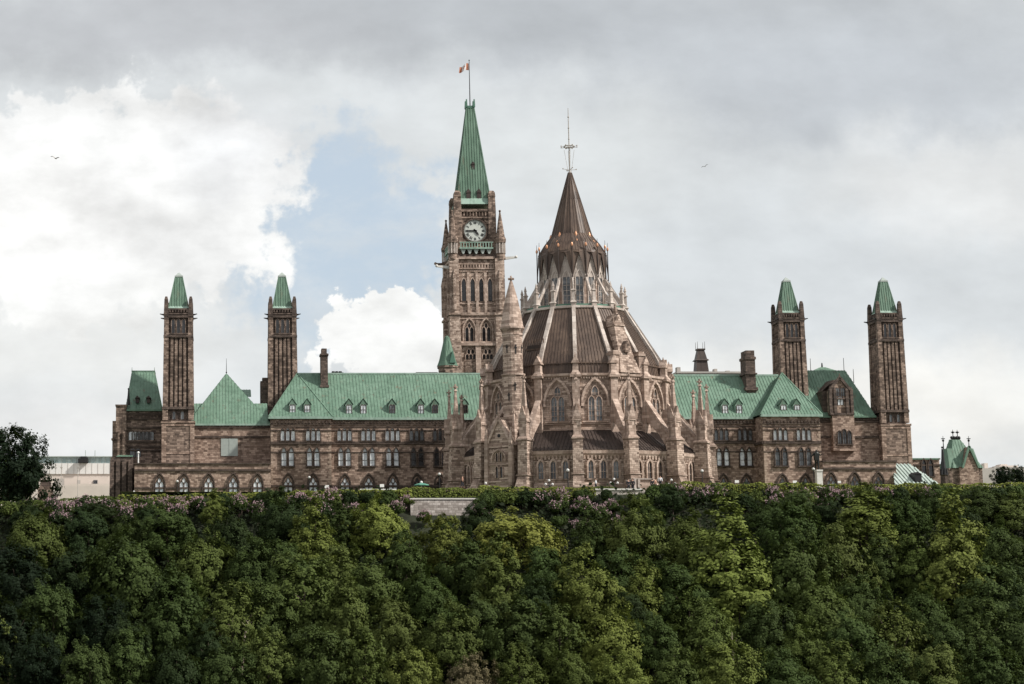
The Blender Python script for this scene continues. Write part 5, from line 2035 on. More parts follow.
def far_right():
    Y = 780
    X = lambda p: XX(p, Y, 465)
    Z = lambda p: ZZ(p, Y)
    mp = M_PX(Y)
    # stone block with a steep green roof
    t = thing('stone_pavilion', 'small stone pavilion with steep green roof, iron cresting and pointed front gable', 'building', (X(966), Y, 0))
    b = MB()
    b.wbox(X(949), X(982), Y, Y + 9, -1, Z(468))
    part('wall', b, M['tower'], t)
    g = MB()
    g.wbox(X(958), X(977), Y - .8, Y + 4, -1, Z(467))
    g.prism([(X(961.5), Z(467)), (X(976.8), Z(467)), (X(968.6), Z(447))], -(Y + 5), -(Y - .8))
    part('front_gable', g, M['wing'], t)
    r = MB()
    z0 = Z(468)
    U = [(X(959), Y + 3.5, Z(438)), (X(966.7), Y + 3.5, Z(438)), (X(966.7), Y + 5.5, Z(438)), (X(959), Y + 5.5, Z(438))]
    V = [(X(952), Y - .5, z0), (X(982.6), Y - .5, z0), (X(982.6), Y + 9.5, z0), (X(952), Y + 9.5, z0)]
    for i in range(4):
        r.roof([V[i], V[(i + 1) % 4], U[(i + 1) % 4], U[i]], .8)
    r.face(U)
    for s, p0, p1 in ((-1, 949.5, 956), (1, 971, 976.5)):
        r.hexa([(X(p0), Y, z0), (X(p1 + 4 * (s > 0)), Y, z0), (X(p1 + 4 * (s > 0)), Y + 4, z0), (X(p0), Y + 4, z0),
                (X(p0 + .6), Y + 1.5, Z(448)), (X(p1), Y + 1.5, Z(448)), (X(p1), Y + 4, Z(448)), (X(p0 + .6), Y + 4, Z(448))])
    r.bar((X(961), Y - 1, z0), (X(968.6), Y - 1, Z(446.4)), .5, .5)
    r.bar((X(977.3), Y - 1, z0), (X(968.6), Y - 1, Z(446.4)), .5, .5)
    part('roof', r, M['copper'], t)
    k = MB()
    for p, q, e in ((949.8, 448, 435), (975.6, 448, 435), (960, 438, 428.5), (964.5, 438, 428.5)):
        k.tube((X(p), Y + 3.5, Z(q)), (X(p), Y + 3.5, Z(e)), .16, .06, 6)
        k.ball((X(p), Y + 3.5, Z((q + e) / 2 - 2)), .34)
        k.box(X(p) - .5, X(p) + .5, Z(e + 3), Z(e + 2.2), -(Y + 3.6), -(Y + 3.4))
    for p in (958.5, 961, 963.5, 966):
        k.ball((X(p), Y + 3.5, Z(436.5)), .42)
    k.wbox(X(958.5), X(967.2), Y + 3.3, Y + 3.7, Z(438), Z(436.6))
    part('cresting', k, M['black'], t)
    # thin dark spire
    t = thing('pinnacle_spire', 'slender black spire between the main block and the small stone pavilion', 'spire', (X(943.3), Y - 30, 0))
    Yq = Y - 30
    x = XX(943.2, Yq, 465)
    q = MB()
    q.lathe([(3.3 * M_PX(Yq), -1), (3.3 * M_PX(Yq), ZZ(476, Yq)), (4.2 * M_PX(Yq), ZZ(474.8, Yq))], 8, 0, x, Yq)
    part('shaft', q, M['trim'], t)
    q = MB()
    q.lathe([(3.4 * M_PX(Yq), ZZ(474.8, Yq)), (1.6 * M_PX(Yq), ZZ(458, Yq)), (.25, ZZ(449, Yq))], 8, 0, x, Yq)
    q.ball((x, Yq, ZZ(447.5, Yq)), .3)
    for k in range(8):
        a = RAD(45 * k)
        q.frust(x + 3.4 * M_PX(Yq) * math.sin(a), Yq - 3.4 * M_PX(Yq) * math.cos(a), ZZ(475, Yq), .25, .25, ZZ(468, Yq), .03, .03)
    part('roof', q, M['black'], t)
    # pale blocks far right
    Y2 = 1000
    X = lambda p: XX(p, Y2, 470)
    Z = lambda p: ZZ(p, Y2)
    t = thing('office_block', 'low pale grey office block on the skyline at the far right edge', 'building', (X(1005), Y2, 0))
    b = MB()
    b.wbox(X(981), X(995), Y2, Y2 + 20, -2, Z(468.2))
    b.wbox(X(995), X(1045), Y2 + 1, Y2 + 20, -2, Z(466.8))
    part('wall', b, M['far_grey'], t)
    b = MB()
    b.wbox(X(988), X(991.5), Y2 + 3, Y2 + 6, Z(468.2), Z(462.6))
    b.wbox(X(1005.5), X(1024), Y2 + 5, Y2 + 12, Z(466.8), Z(464.6))
    b.wbox(X(1008), X(1014.5), Y2 + 6, Y2 + 11, Z(464.6), Z(463.2))
    part('rooftop_plant', b, M['pale_wall'], t)
    w = MB()
    for k in range(9):
        w.wbox(X(997 + k * 4), X(999 + k * 4), Y2 + .9, Y2 + 1.1, Z(475), Z(471))
    part('window', w, M['glass_mid'], t)


far_right()


# ------------------------------------------------------------------ people, statue, lamps, signs
def skin_mesh(name, pts, edges, radii, mat, sub=1):
    me = bpy.data.meshes.new(name + '_skeleton')
    me.from_pydata(pts, edges, [])
    o = bpy.data.objects.new(name + '_skeleton', me)
    COL.objects.link(o)
    md = o.modifiers.new('skin', 'SKIN')
    for i, r in enumerate(radii):
        me.skin_vertices[0].data[i].radius = (r, r)
        me.skin_vertices[0].data[i].use_root = (i == 0)
    md.use_smooth_shade = True
    sd = o.modifiers.new('sub', 'SUBSURF')
    sd.levels = sd.render_levels = sub
    dg = bpy.context.evaluated_depsgraph_get()
    dg.update()
    out = bpy.data.meshes.new_from_object(o.evaluated_get(dg))
    out.name = name
    bpy.data.objects.remove(o)
    bpy.data.meshes.remove(me)
    out.materials.clear()
    out.materials.append(M[mat])
    return out


def figure_joints(h=1.74, stride=.0, arm=(.06, .04), raise_r=None):
    s = h / 1.74
    J = [(0, 0, .95), (0, 0, 1.12), (0, -.01, 1.30), (0, 0, 1.44), (0, -.01, 1.53), (0, -.02, 1.63), (0, -.015, 1.72)]
    E = [(0, 1), (1, 2), (2, 3), (3, 4), (4, 5), (5, 6)]
    Rr = [.135, .125, .145, .10, .055, .095, .075]
    for sd in (-1, 1):
        i = len(J)
        sw = stride * sd
        J += [(sd * .09, 0, .90), (sd * .10, -sw * .5, .50), (sd * .10, -sw + .02, .09), (sd * .11, -sw - .14, .035)]
        E += [(0, i), (i, i + 1), (i + 1, i + 2), (i + 2, i + 3)]
        Rr += [.105, .065, .045, .04]
        i = len(J)
        if raise_r and sd == 1:
            J += [(.19, 0, 1.40)] + [tuple(q) for q in raise_r]
        else:
            J += [(sd * .19, 0, 1.40), (sd * (.23 + arm[0]), .03, 1.12), (sd * (.22 + arm[1]), -.06, .88), (sd * (.22 + arm[1]), -.09, .79)]
        E += [(3, i), (i, i + 1), (i + 1, i + 2), (i + 2, i + 3)]
        Rr += [.07, .05, .036, .042]
    return [(x * s, y * s, z * s) for x, y, z in J], E, [r * s for r in Rr]


def person(px, py_feet, Y, label, top='cloth_dark', legs='cloth_dark', rot=0.0, stride=.12, h=1.74):
    x = XX(px, Y, 487)
    z = ZZ(py_feet, Y)
    t = thing('person', label, 'person', (x, Y, z), 'people on the terrace')
    J, E, Rr = figure_joints(h, stride)
    b = link('body', skin_mesh('body', J, E, Rr, 'skin'), t)
    s = h / 1.74
    # hair
    hb = MB().ball((0, .015 * s, 1.69 * s), .105 * s, 8, 5)
    part('hair', hb, M['hair'], t, True)
    # jacket and trousers as slightly larger shells over the body
    ids = [0, 1, 2, 3, 11, 12, 13, 19, 20, 21] if len(J) > 21 else [0, 1, 2, 3]
    up = [0, 1, 2, 3] + [i for i in (11, 12, 13, 19, 20, 21) if i < len(J)]
    mp = {o: i for i, o in enumerate(up)}
    eu = [(mp[a], mp[b_]) for a, b_ in E if a in mp and b_ in mp]
    link('jacket', skin_mesh('jacket', [J[i] for i in up], eu, [Rr[i] * 1.14 + .012 for i in up], top), t)
    lo = [0, 7, 8, 9, 15, 16, 17]
    mp = {o: i for i, o in enumerate(lo)}
    el = [(mp[a], mp[b_]) for a, b_ in E if a in mp and b_ in mp]
    link('trousers', skin_mesh('trousers', [J[i] for i in lo], el, [Rr[i] * 1.12 + .012 for i in lo], legs), t)
    t.rotation_euler = (0, 0, rot)
    return t


def terrace():
    """paved landing behind the hedge where people stand"""
    Y0, Y1 = 556, 561
    zt = ZZ(491.3, 558)
    w = thing('landing_wall', 'low pale stone landing wall at the gap in the hedge, under the people', 'wall', (XX(620, 556), 556, 0))
    m = MB()
    m.wbox(XX(594, Y0, 490), XX(656, Y0, 490), Y0 - 1.2, Y1 + 6, -6, zt)
    part('masonry', m, M['rubble'], w)
    m = MB()
    m.wbox(XX(594, Y0, 490) - .1, XX(640, Y0, 490), Y0 - 1.35, Y0 - .6, zt, zt + .22)
    part('coping', m, M['granite'], w)
    return zt


ZT = terrace()
person(628.6, 491.3, 558, 'person in dark jacket standing left on the pale landing', rot=.3)
person(632.8, 491.3, 559, 'taller person in black standing beside the pale stone post', rot=-.5, h=1.82)
person(595.9, 490.3, 563, 'person in a white top walking by the round clipped hedge', 'cloth_white', 'cloth_dark', rot=1.4, stride=.25)
person(652.5, 491.0, 560, 'person in dark clothes facing the library steps', rot=2.6, stride=.05)
person(655.6, 490.8, 561, 'person in tan jacket right of the library steps', 'cloth_red', 'cloth_dark', rot=.9)
person(660.5, 487.5, 566, 'person in white shirt standing by the library wall', 'cloth_white', 'cloth_dark', rot=-.2)
person(462.5, 487.6, 563, 'person in tan jacket passing below the left buttresses', 'cloth_red', 'cloth_dark', rot=1.5, stride=.2)


def library_steps():
    Y = 562
    t = thing('stone_steps', 'pale stone entrance steps with parapet in front of the library', 'steps', (XX(643, Y, 487), Y, 0))
    X = lambda p: XX(p, Y, 487)
    m = MB()
    zt = ZT
    m.wbox(X(633.5), X(651.5), Y, Y + 4, zt - 2, ZZ(479.6, Y))
    part('platform', m, M['libtrim'], t)
    m = MB()
    m.wbox(X(632.5), X(652.5), Y - .2, Y + 4.1, ZZ(479.6, Y), ZZ(478.4, Y))
    for p in (633.5, 637.3):
        m.wbox(X(p), X(p + 2.2), Y - .5, Y + .3, zt, ZZ(478.6, Y))
    part('parapet', m, M['rib'], t)
    m = MB()
    for k in range(6):
        m.wbox(X(651.6), X(652) + .4 * (6 - k), Y + .2, Y + 3, zt - .2 + k * .3 - .3, zt + k * .3)
    part('step', m, M['libtrim'], t)


library_steps()


def statue():
    Y = 602
    x, mp = XX(818.8, Y, 475), M_PX(Y, 475)
    Z = lambda p: ZZ(p, Y)
    t = thing('statue', 'dark bronze standing figure on a white stone pedestal before the right range', 'statue', (x, Y, 0))
    p = MB()
    p.wbox(x - 2.75 * mp, x + 2.75 * mp, Y - .5, Y + .5, -1, Z(471.5))
    p.wbox(x - 3.1 * mp, x + 3.1 * mp, Y - .6, Y + .6, Z(471.5), Z(469.8))
    p.wbox(x - 3.4 * mp, x + 3.4 * mp, Y - .7, Y + .7, -1, Z(487))
    part('pedestal', p, M['granite'], t)
    J, E, Rr = figure_joints(Z(449.5) - Z(469.8), .10, (.22, .26), raise_r=[(.30, -.02, 1.22), (.40, -.10, 1.30), (.44, -.12, 1.36)])
    o = link('figure', skin_mesh('statue_figure', J, E, [r * 1.18 for r in Rr], 'bronze'), t)
    o.location = (-1.4 * mp, 0, Z(469.8))
    c = MB()
    h = Z(449.5) - Z(469.8)
    c.prism([(-.16 * h * .6, .46 * h), (.16 * h * .6, .46 * h), (.12 * h, .8 * h), (-.12 * h, .8 * h)], -.14 * h, .1 * h)
    k = part('coat', c, M['bronze'], o, True)


statue()


def lamp_post(px, py_top, py_base, Y, label, globes=1):
    x = XX(px, Y, 480)
    z0, z1 = ZZ(py_base, Y), ZZ(py_top, Y)
    z0 = min(z0, .3)
    t = thing('lamp_post', label, 'lamp post', (x, Y, z0 - .5), 'globe lamp posts along the terrace')
    m = MB()
    m.tube((x, Y, z0 - .5), (x, Y, z0 + .4), .16, .13, 8)
    m.tube((x, Y, z0 + .4), (x, Y, z1 - .55), .085, .065, 8)
    if globes > 1:
        m.tube((x - .5, Y, z1 - 1.0), (x + .5, Y, z1 - 1.0), .05, .05, 6)
    m.lathe([(.08, z1 - .62), (.2, z1 - .52)], 8, 0, x, Y)
    part('post', m, M['black'], t)
    for dx, dz in (((0, 0),) if globes == 1 else ((0, 0), (-.5, -.55), (.5, -.55))):
        g = MB().ball((x + dx, Y, z1 - .25 + dz), (.24 if globes == 1 else .19), 12, 8)
        part('globe', g, M['globe'], t, smooth=True)


lamp_post(177.4, 480, 494, 630, 'globe lamp post between two arched windows of the left low wing')
lamp_post(309.3, 476, 494, 628, 'globe lamp post before the projecting bay below the slim chimney')
lamp_post(439.5, 472.6, 492, 600, 'tall globe lamp post left of the outermost library buttress')
lamp_post(421.3, 480.8, 492, 585, 'globe lamp post standing by the green parasol')
lamp_post(485.6, 481.5, 490, 566, 'three-globe lamp post left of the gabled bay', 3)
lamp_post(549, 478.8, 490, 563, 'three-globe lamp post below the left aisle windows', 3)
lamp_post(568, 468.5, 491, 563, 'tall single-globe lamp post beside the middle buttress')
lamp_post(614, 477.5, 490, 563, 'three-globe lamp post left of the entrance steps', 3)
lamp_post(671.4, 478.3, 490, 563, 'three-globe lamp post right of the entrance steps', 3)
lamp_post(702.4, 469.3, 489, 580, 'globe lamp post right of the last library buttress')
lamp_post(813.9, 467.5, 490, 598, 'globe lamp post just left of the bronze statue')


def parasol():
    Y = 584
    x = XX(421.5, Y, 485)
    t = thing('parasol', 'green flat canvas parasol showing above the hedge below a dark arched window', 'parasol', (x, Y, 0))
    z = ZZ(484.7, Y)
    c = MB()
    c.lathe([(1.25, z - .12), (1.2, z), (.6, z + .18), (.05, z + .3)], 8, RAD(22.5), x, Y)
    part('canopy', c, M['green_cloth'], t)
    part('pole', MB().tube((x, Y, 0), (x, Y, z + .1), .05, .05, 6), M['white'], t)


parasol()


def sign(px, py, Y, label, w=4.2, h=3.0):
    mp = M_PX(Y, 485)
    x, z = XX(px, Y, 485), ZZ(py, Y)
    t = thing('sign', label, 'sign', (x, Y, 0), 'blank white signs above the hedge')
    b = MB()
    b.wbox(x - w * mp / 2, x + w * mp / 2, Y - .04, Y + .04, z - h * mp / 2, z + h * mp / 2)
    part('board', b, M['white'], t)
    p = MB()
    for s in (-1, 1):
        p.tube((x + s * w * mp * .32, Y + .1, 0), (x + s * w * mp * .32, Y + .1, z + .2), .05, .05, 6)
    part('post', p, M['far_grey'], t)


sign(326.8, 486.6, 600, 'white board right of the projecting bay corner')
sign(382, 485.6, 600, 'white board between two arched windows of the left range')
sign(340.3, 490.3, 585, 'tiny white plate just over the hedge top', 1.6, 1.0)
sign(737, 481.5, 600, 'white board before the right range near the library', 4, 2.6)
sign(795, 481.8, 600, 'white board before the right projecting bay', 4, 2.4)
sign(839.5, 482, 600, 'white board right of the statue pedestal', 3.2, 1.8)
sign(134.2, 492.8, 600, 'white post box at the left end of the low wing', 1.8, 4.2)


def railing():
    Y = 590
    t = thing('railing', 'thin white rail over the hedge in front of the left range', 'railing', (XX(376, Y, 488), Y, 0))
    m = MB()
    x0, x1 = XX(360, Y, 488), XX(396, Y, 488)
    m.wbox(x0, x1, Y - .06, Y + .06, ZZ(489.8, Y), ZZ(488.9, Y))
    part('rail', m, M['white'], t)
    m = MB()
    for k in range(9):
        x = x0 + (x1 - x0) * k / 8
        m.tube((x, Y, 0), (x, Y, ZZ(489.4, Y)), .04, .04, 6)
    part('post', m, M['white'], t)


railing()


def flag_mast():
    Y = 639
    t = thing('mast', 'short white mast on the porch below the left end pavilion', 'mast', (XX(138.3, Y, 460), Y, ZZ(463, Y)))
    x = XX(138.3, Y, 460)
    part('pole', MB().tube((x, Y, ZZ(464, Y)), (x, Y, ZZ(453, Y)), .14, .1, 8), M['white'], t)
    part('head', MB().ball((x, Y, ZZ(452.6, Y)), .24), M['white'], t)


flag_mast()


def bird(px, py, Y, label, tilt, size):
    t = thing('bird', label, 'bird', (XX(px, Y, py), Y, ZZ(py, Y)))
    pts = [(0, 0, 0), (-.12, 0, .01), (-.26, 0, .02), (.12, 0, .01), (.26, 0, 0)]
    rad = [.07, .075, .03, .06, .05]
    me = skin_mesh('bird_body', [tuple(c * size for c in p) for p in pts], [(0, 1), (1, 2), (0, 3), (3, 4)], [r * size for r in rad], 'far_grey')
    link('body', me, t)
    for s in (-1, 1):
        w = MB()
        P = [(.12, s * .03, .03), (-.1, s * .03, .03), (-.16, s * .45, .2), (.02, s * .85, .12), (.12, s * .42, .22)]
        P = [Vector(p) * size for p in P]
        for q in ((0, 1, 2, 4), (4, 2, 3)):
            w.face([P[i] + Vector((0, 0, .015)) for i in q]); w.face([P[i] - Vector((0, 0, .015)) for i in q])
        part('wing', w, M['far_grey'], t, True)
    t.rotation_euler = (tilt, 0, RAD(65))


bird(55.5, 158.5, 520, 'small grey bird gliding in front of the white cloud at left', .25, 1.0)
bird(705, 166.5, 560, 'tiny dark bird in the grey sky right of the copper spire', -.35, .7)


# ------------------------------------------------------------------ foliage
def leaf_cards(name, c, nrm, size, mat):
    """many small leaf-spray faces: centres, facing directions, sizes"""
    n = len(c)
    up = rng.normal(size=(n, 3))
    nrm = nrm / np.linalg.norm(nrm, axis=1, keepdims=True)
    u = np.cross(nrm, up)
    u /= np.linalg.norm(u, axis=1, keepdims=True) + 1e-9
    v = np.cross(nrm, u)
    s = size[:, None]
    asp = (0.65 + .5 * rng.random(n))[:, None]
    p0 = c - u * s * .5
    p1 = c - v * s * .36 * asp + nrm * s * .12
    p2 = c + u * s * .5
    p3 = c + v * s * .36 * asp + nrm * s * .12
    V = np.stack([p0, p1, p2, p3], 1).reshape(-1, 3).astype(np.float32)
    me = bpy.data.meshes.new(name)
    me.vertices.add(n * 4)
    me.vertices.foreach_set('co', V.ravel())
    me.loops.add(n * 4)
    me.loops.foreach_set('vertex_index', np.arange(n * 4, dtype=np.int32))
    me.polygons.add(n)
    me.polygons.foreach_set('loop_start', np.arange(0, n * 4, 4, dtype=np.int32))
    me.polygons.foreach_set('loop_total', np.full(n, 4, dtype=np.int32))
    me.materials.append(M[mat])
    me.update(calc_edges=True)
    return me


def unit(n):
    v = rng.normal(size=(n, 3))
    return v / np.linalg.norm(v, axis=1, keepdims=True)


def crown_points(kind, n_leaf):
    """crown about 10 m across, base at z = 0, made of many small boughs: leaf centres and facings"""
    Rx, Rz, lobes, lr, airy = {
        'round': (4.8, 5.8, 210, (.07, .17), .5), 'tall': (4.0, 7.2, 210, (.08, .18), .5),
        'broad': (5.4, 5.2, 230, (.07, .15), .5), 'airy': (4.7, 6.2, 210, (.06, .14), .65), 'cone': (4.4, 7.0, 210, (.07, .16), .5)}[kind]
    # uneven outline: a few random bulges and hollows
    bd = unit(14)
    ba = .30 * rng.normal(size=14)
    d = unit(lobes * 2)
    d = d[d[:, 2] > -.75][:lobes]
    bulge = 1 + (np.maximum(0, d @ bd.T) ** 5 * ba).sum(1)
    rr = (1 - .55 * rng.random(len(d)) ** 1.6) * np.clip(bulge, .6, 1.35) * .92
    L = d * rr[:, None] * np.array([Rx, Rx, Rz])
    t = (L[:, 2] / Rz + 1) / 2
    k = {'cone': 1.2 - .8 * t, 'tall': 1.1 - .55 * t, 'airy': 1.15 - .5 * t}.get(kind, 1.15 - .42 * t)
    L[:, 0] *= k; L[:, 1] *= k
    rad = (lr[0] + (lr[1] - lr[0]) * rng.random(len(d)) ** 1.4) * Rx
    w = rad ** 2
    cnt = (n_leaf * .9 * w / w.sum()).astype(int)
    C, N = [], []
    for c, r, m, dd in zip(L, rad, cnt, d):
        q = unit(m)
        q[:, 2] = np.where(q[:, 2] < -.55, -q[:, 2] * .5, q[:, 2])
        q += dd * .35
        q /= np.linalg.norm(q, axis=1, keepdims=True)
        rk = (1 - airy * rng.random(m) ** 1.3) * (1 + .5 * rng.normal(size=m) * airy)
        C.append(c + q * (r * rk)[:, None] * np.array([.95, .95, 1.35]))
        N.append(q * .45 + dd * .85 + unit(m) * .5 + np.array([0, 0, .2]))
    m = n_leaf - sum(len(x) for x in C)
    q = unit(m) * (rng.random(m) ** .4 * .7)[:, None] * np.array([Rx, Rx, Rz])
    C.append(q); N.append(unit(m) + np.array([0, 0, .3]))
    C, N = np.concatenate(C), np.concatenate(N)
    C[:, 2] += Rz * .95
    return C, N, Rx, Rz


CROWNS = []


def make_crowns():
    kinds = ['round', 'broad', 'airy', 'tall', 'round', 'airy', 'cone', 'broad', 'airy', 'tall']
    for i, k in enumerate(kinds):
        n = 19000 if k != 'airy' else 16000
        C, N, Rx, Rz = crown_points(k, n)
        size = .21 + .24 * rng.random(n) ** 1.5
        me = leaf_cards('crown_' + k, C, N, size, 'leaf')
        tk = MB()
        tk.tube((0, 0, -16), (.15, 0, -1.5), .36, .27, 8)
        tk.tube((.15, 0, -1.5), (.05, .1, Rz * .9), .27, .15, 8)
        tk.tube((.05, .1, Rz * .9), (-.1, 0, Rz * 1.7), .15, .04, 6)
        for j in range(9):
            a = j * 2.4 + i
            z0 = -.8 + j * Rz * .17
            L = Rx * (.75 - .04 * j)
            e = (L * math.cos(a), L * math.sin(a), z0 + Rz * .45)
            mid = (e[0] * .5, e[1] * .5, z0 + Rz * .15)
            tk.tube((.1, 0, z0), mid, .12, .08, 6)
            tk.tube(mid, e, .08, .025, 6)
        CROWNS.append((k, me, tk.mesh('trunk_' + k, M['bark']), Rx, Rz))


make_crowns()
KIND_IDX = {}
for i, c in enumerate(CROWNS):
    KIND_IDX.setdefault(c[0], []).append(i)

TONE = {  # own leaf greens, spread wider to put lit crowns and shade into colour
    'bright': ('bright yellow-green', (.195, .222, .052)),
    'yellow': ('yellow-green', (.134, .162, .040)),
    'olive': ('olive green', (.082, .108, .029)),
    'mid': ('mid green', (.052, .077, .023)),
    'dark': ('dark green', (.027, .043, .016)),
    'deep': ('blackish green', (.012, .021, .010)),
    'tan': ('tan-pink flowering', (.150, .125, .070)),
}

ANCHORS = [(5, 'the dark tree at far left'), (47, 'the stubby stone pier'), (82, 'the pale flat-roofed building'), (122, 'the left end pavilion'),
           (142, 'the left green mansard roof'), (178, 'the leftmost square tower'), (206, 'the low wing windows'), (230, 'the green pyramid roof'),
           (257, 'the left low wing end'), (284, 'the second square tower'), (303, 'the left projecting bay'), (325, 'the slim left chimney'),
           (356, 'the left pair of roof dormers'), (382, 'the white board of the left range'), (403, 'the rust streaks on the long roof'), (421, 'the green parasol'), (440, 'the rubble retaining wall'),
           (457, 'the outer left buttresses'), (475, 'the clock face'), (495, 'the stepped coping'), (514, 'the round stair turret'), (535, 'the left flying buttress'), (557, 'the left clerestory window'),
           (575, 'the copper spire tip'), (596, 'the right clerestory window'), (612, 'the library entrance lamp'), (630, 'the stone roof gable'), (645, 'the entrance steps'), (672, 'the right three-globe lamp'),
           (694, 'the right pinnacles'), (714, 'the roof ventilator'), (735, 'the right pair of roof dormers'), (752, 'the stout right chimney'), (787, 'the third square tower'), (805, 'the right projecting bay'),
           (818, 'the bronze statue'), (842, 'the oriel dormer'), (862, 'the right low wing'), (888, 'the rightmost square tower'), (915, 'the ribbed sloping roof'), (943, 'the black spire'),
           (966, 'the small stone pavilion'), (990, 'the far office block'), (1008, 'the round bush at far right'), (1028, 'the right edge of the view')]
USED = set()


def tree_label(px, py, tone, kind, r, noun='tree'):
    row = ('on the terrace' if py < 488 else 'at the slope top' if py < 532 else 'on the upper slope' if py < 562 else 'mid-slope' if py < 596 else
           'on the lower slope' if py < 628 else 'low on the slope' if py < 656 else 'at the bottom edge')
    shape = {'round': 'round', 'broad': 'broad', 'airy': 'loose', 'tall': 'tall', 'cone': 'pointed'}[kind]
    size = 'big ' if r > 35 else 'small ' if r < 22 else ''
    for d, a in sorted((abs(px - q), s) for q, s in ANCHORS):
        L = f'{size}{shape} {TONE[tone][0]} {noun} {row} below {a}'
        if L not in USED:
            USED.add(L)
            return L
    return L


INDEX = {}


def plant_tree(px, py, r, tone, kind, Y=None, group='trees on the wooded slope', ground=None, label=None, grow=1.1, top=None):
    """crown centred on the sight line through px, py at depth Y; r = its half width there in pixels"""
    random.seed(int(px * 7 + py * 131))
    if Y is None:
        Y = 546 - (py - 505) * (42 / 180.0)
    if py < 530 and Y < 560:
        grow = .92
    idx = random.choice(KIND_IDX[kind])
    k, cm, tm, Rx, Rz = CROWNS[idx]
    mp = M_PX(Y, py)
    s = r * mp * grow * random.uniform(.85, 1.15) / Rx
    sz = s * random.uniform(.92, 1.12)
    x, zc = XX(px, Y, py), ZZ(py, Y)
    if Y < 560:                       # crowns on the slope stay below the hedge line
        lim = top or (503 if px < 360 else 500)
        sz = min(sz, max(.45 * s, (ZZ(lim, Y) - zc) / (Rz * 1.02)))
    zb = zc - Rz * .95 * sz
    g = ground_z(x, Y) if ground is None else ground
    t = thing('tree', label or tree_label(px, py, tone, kind, r), 'tree', (x, Y, min(g, zb - .3)), group)
    c = link('crown', cm, t)
    c.location = (0, 0, zb - t.location.z)
    c.scale = (s, s, sz)
    c.rotation_euler = (0, 0, random.uniform(0, 6.28))
    j = [random.uniform(.96, 1.07) for _ in range(3)]
    col = TONE[tone][1]
    v = random.uniform(.85, 1.15)
    c.color = (col[0] * v * j[0], col[1] * v, col[2] * v * j[2], 1)
    tr = link('trunk', tm, t)
    tr.location = c.location
    tr.scale = (s, s, sz * .93)
    tr.rotation_euler = c.rotation_euler
    return t


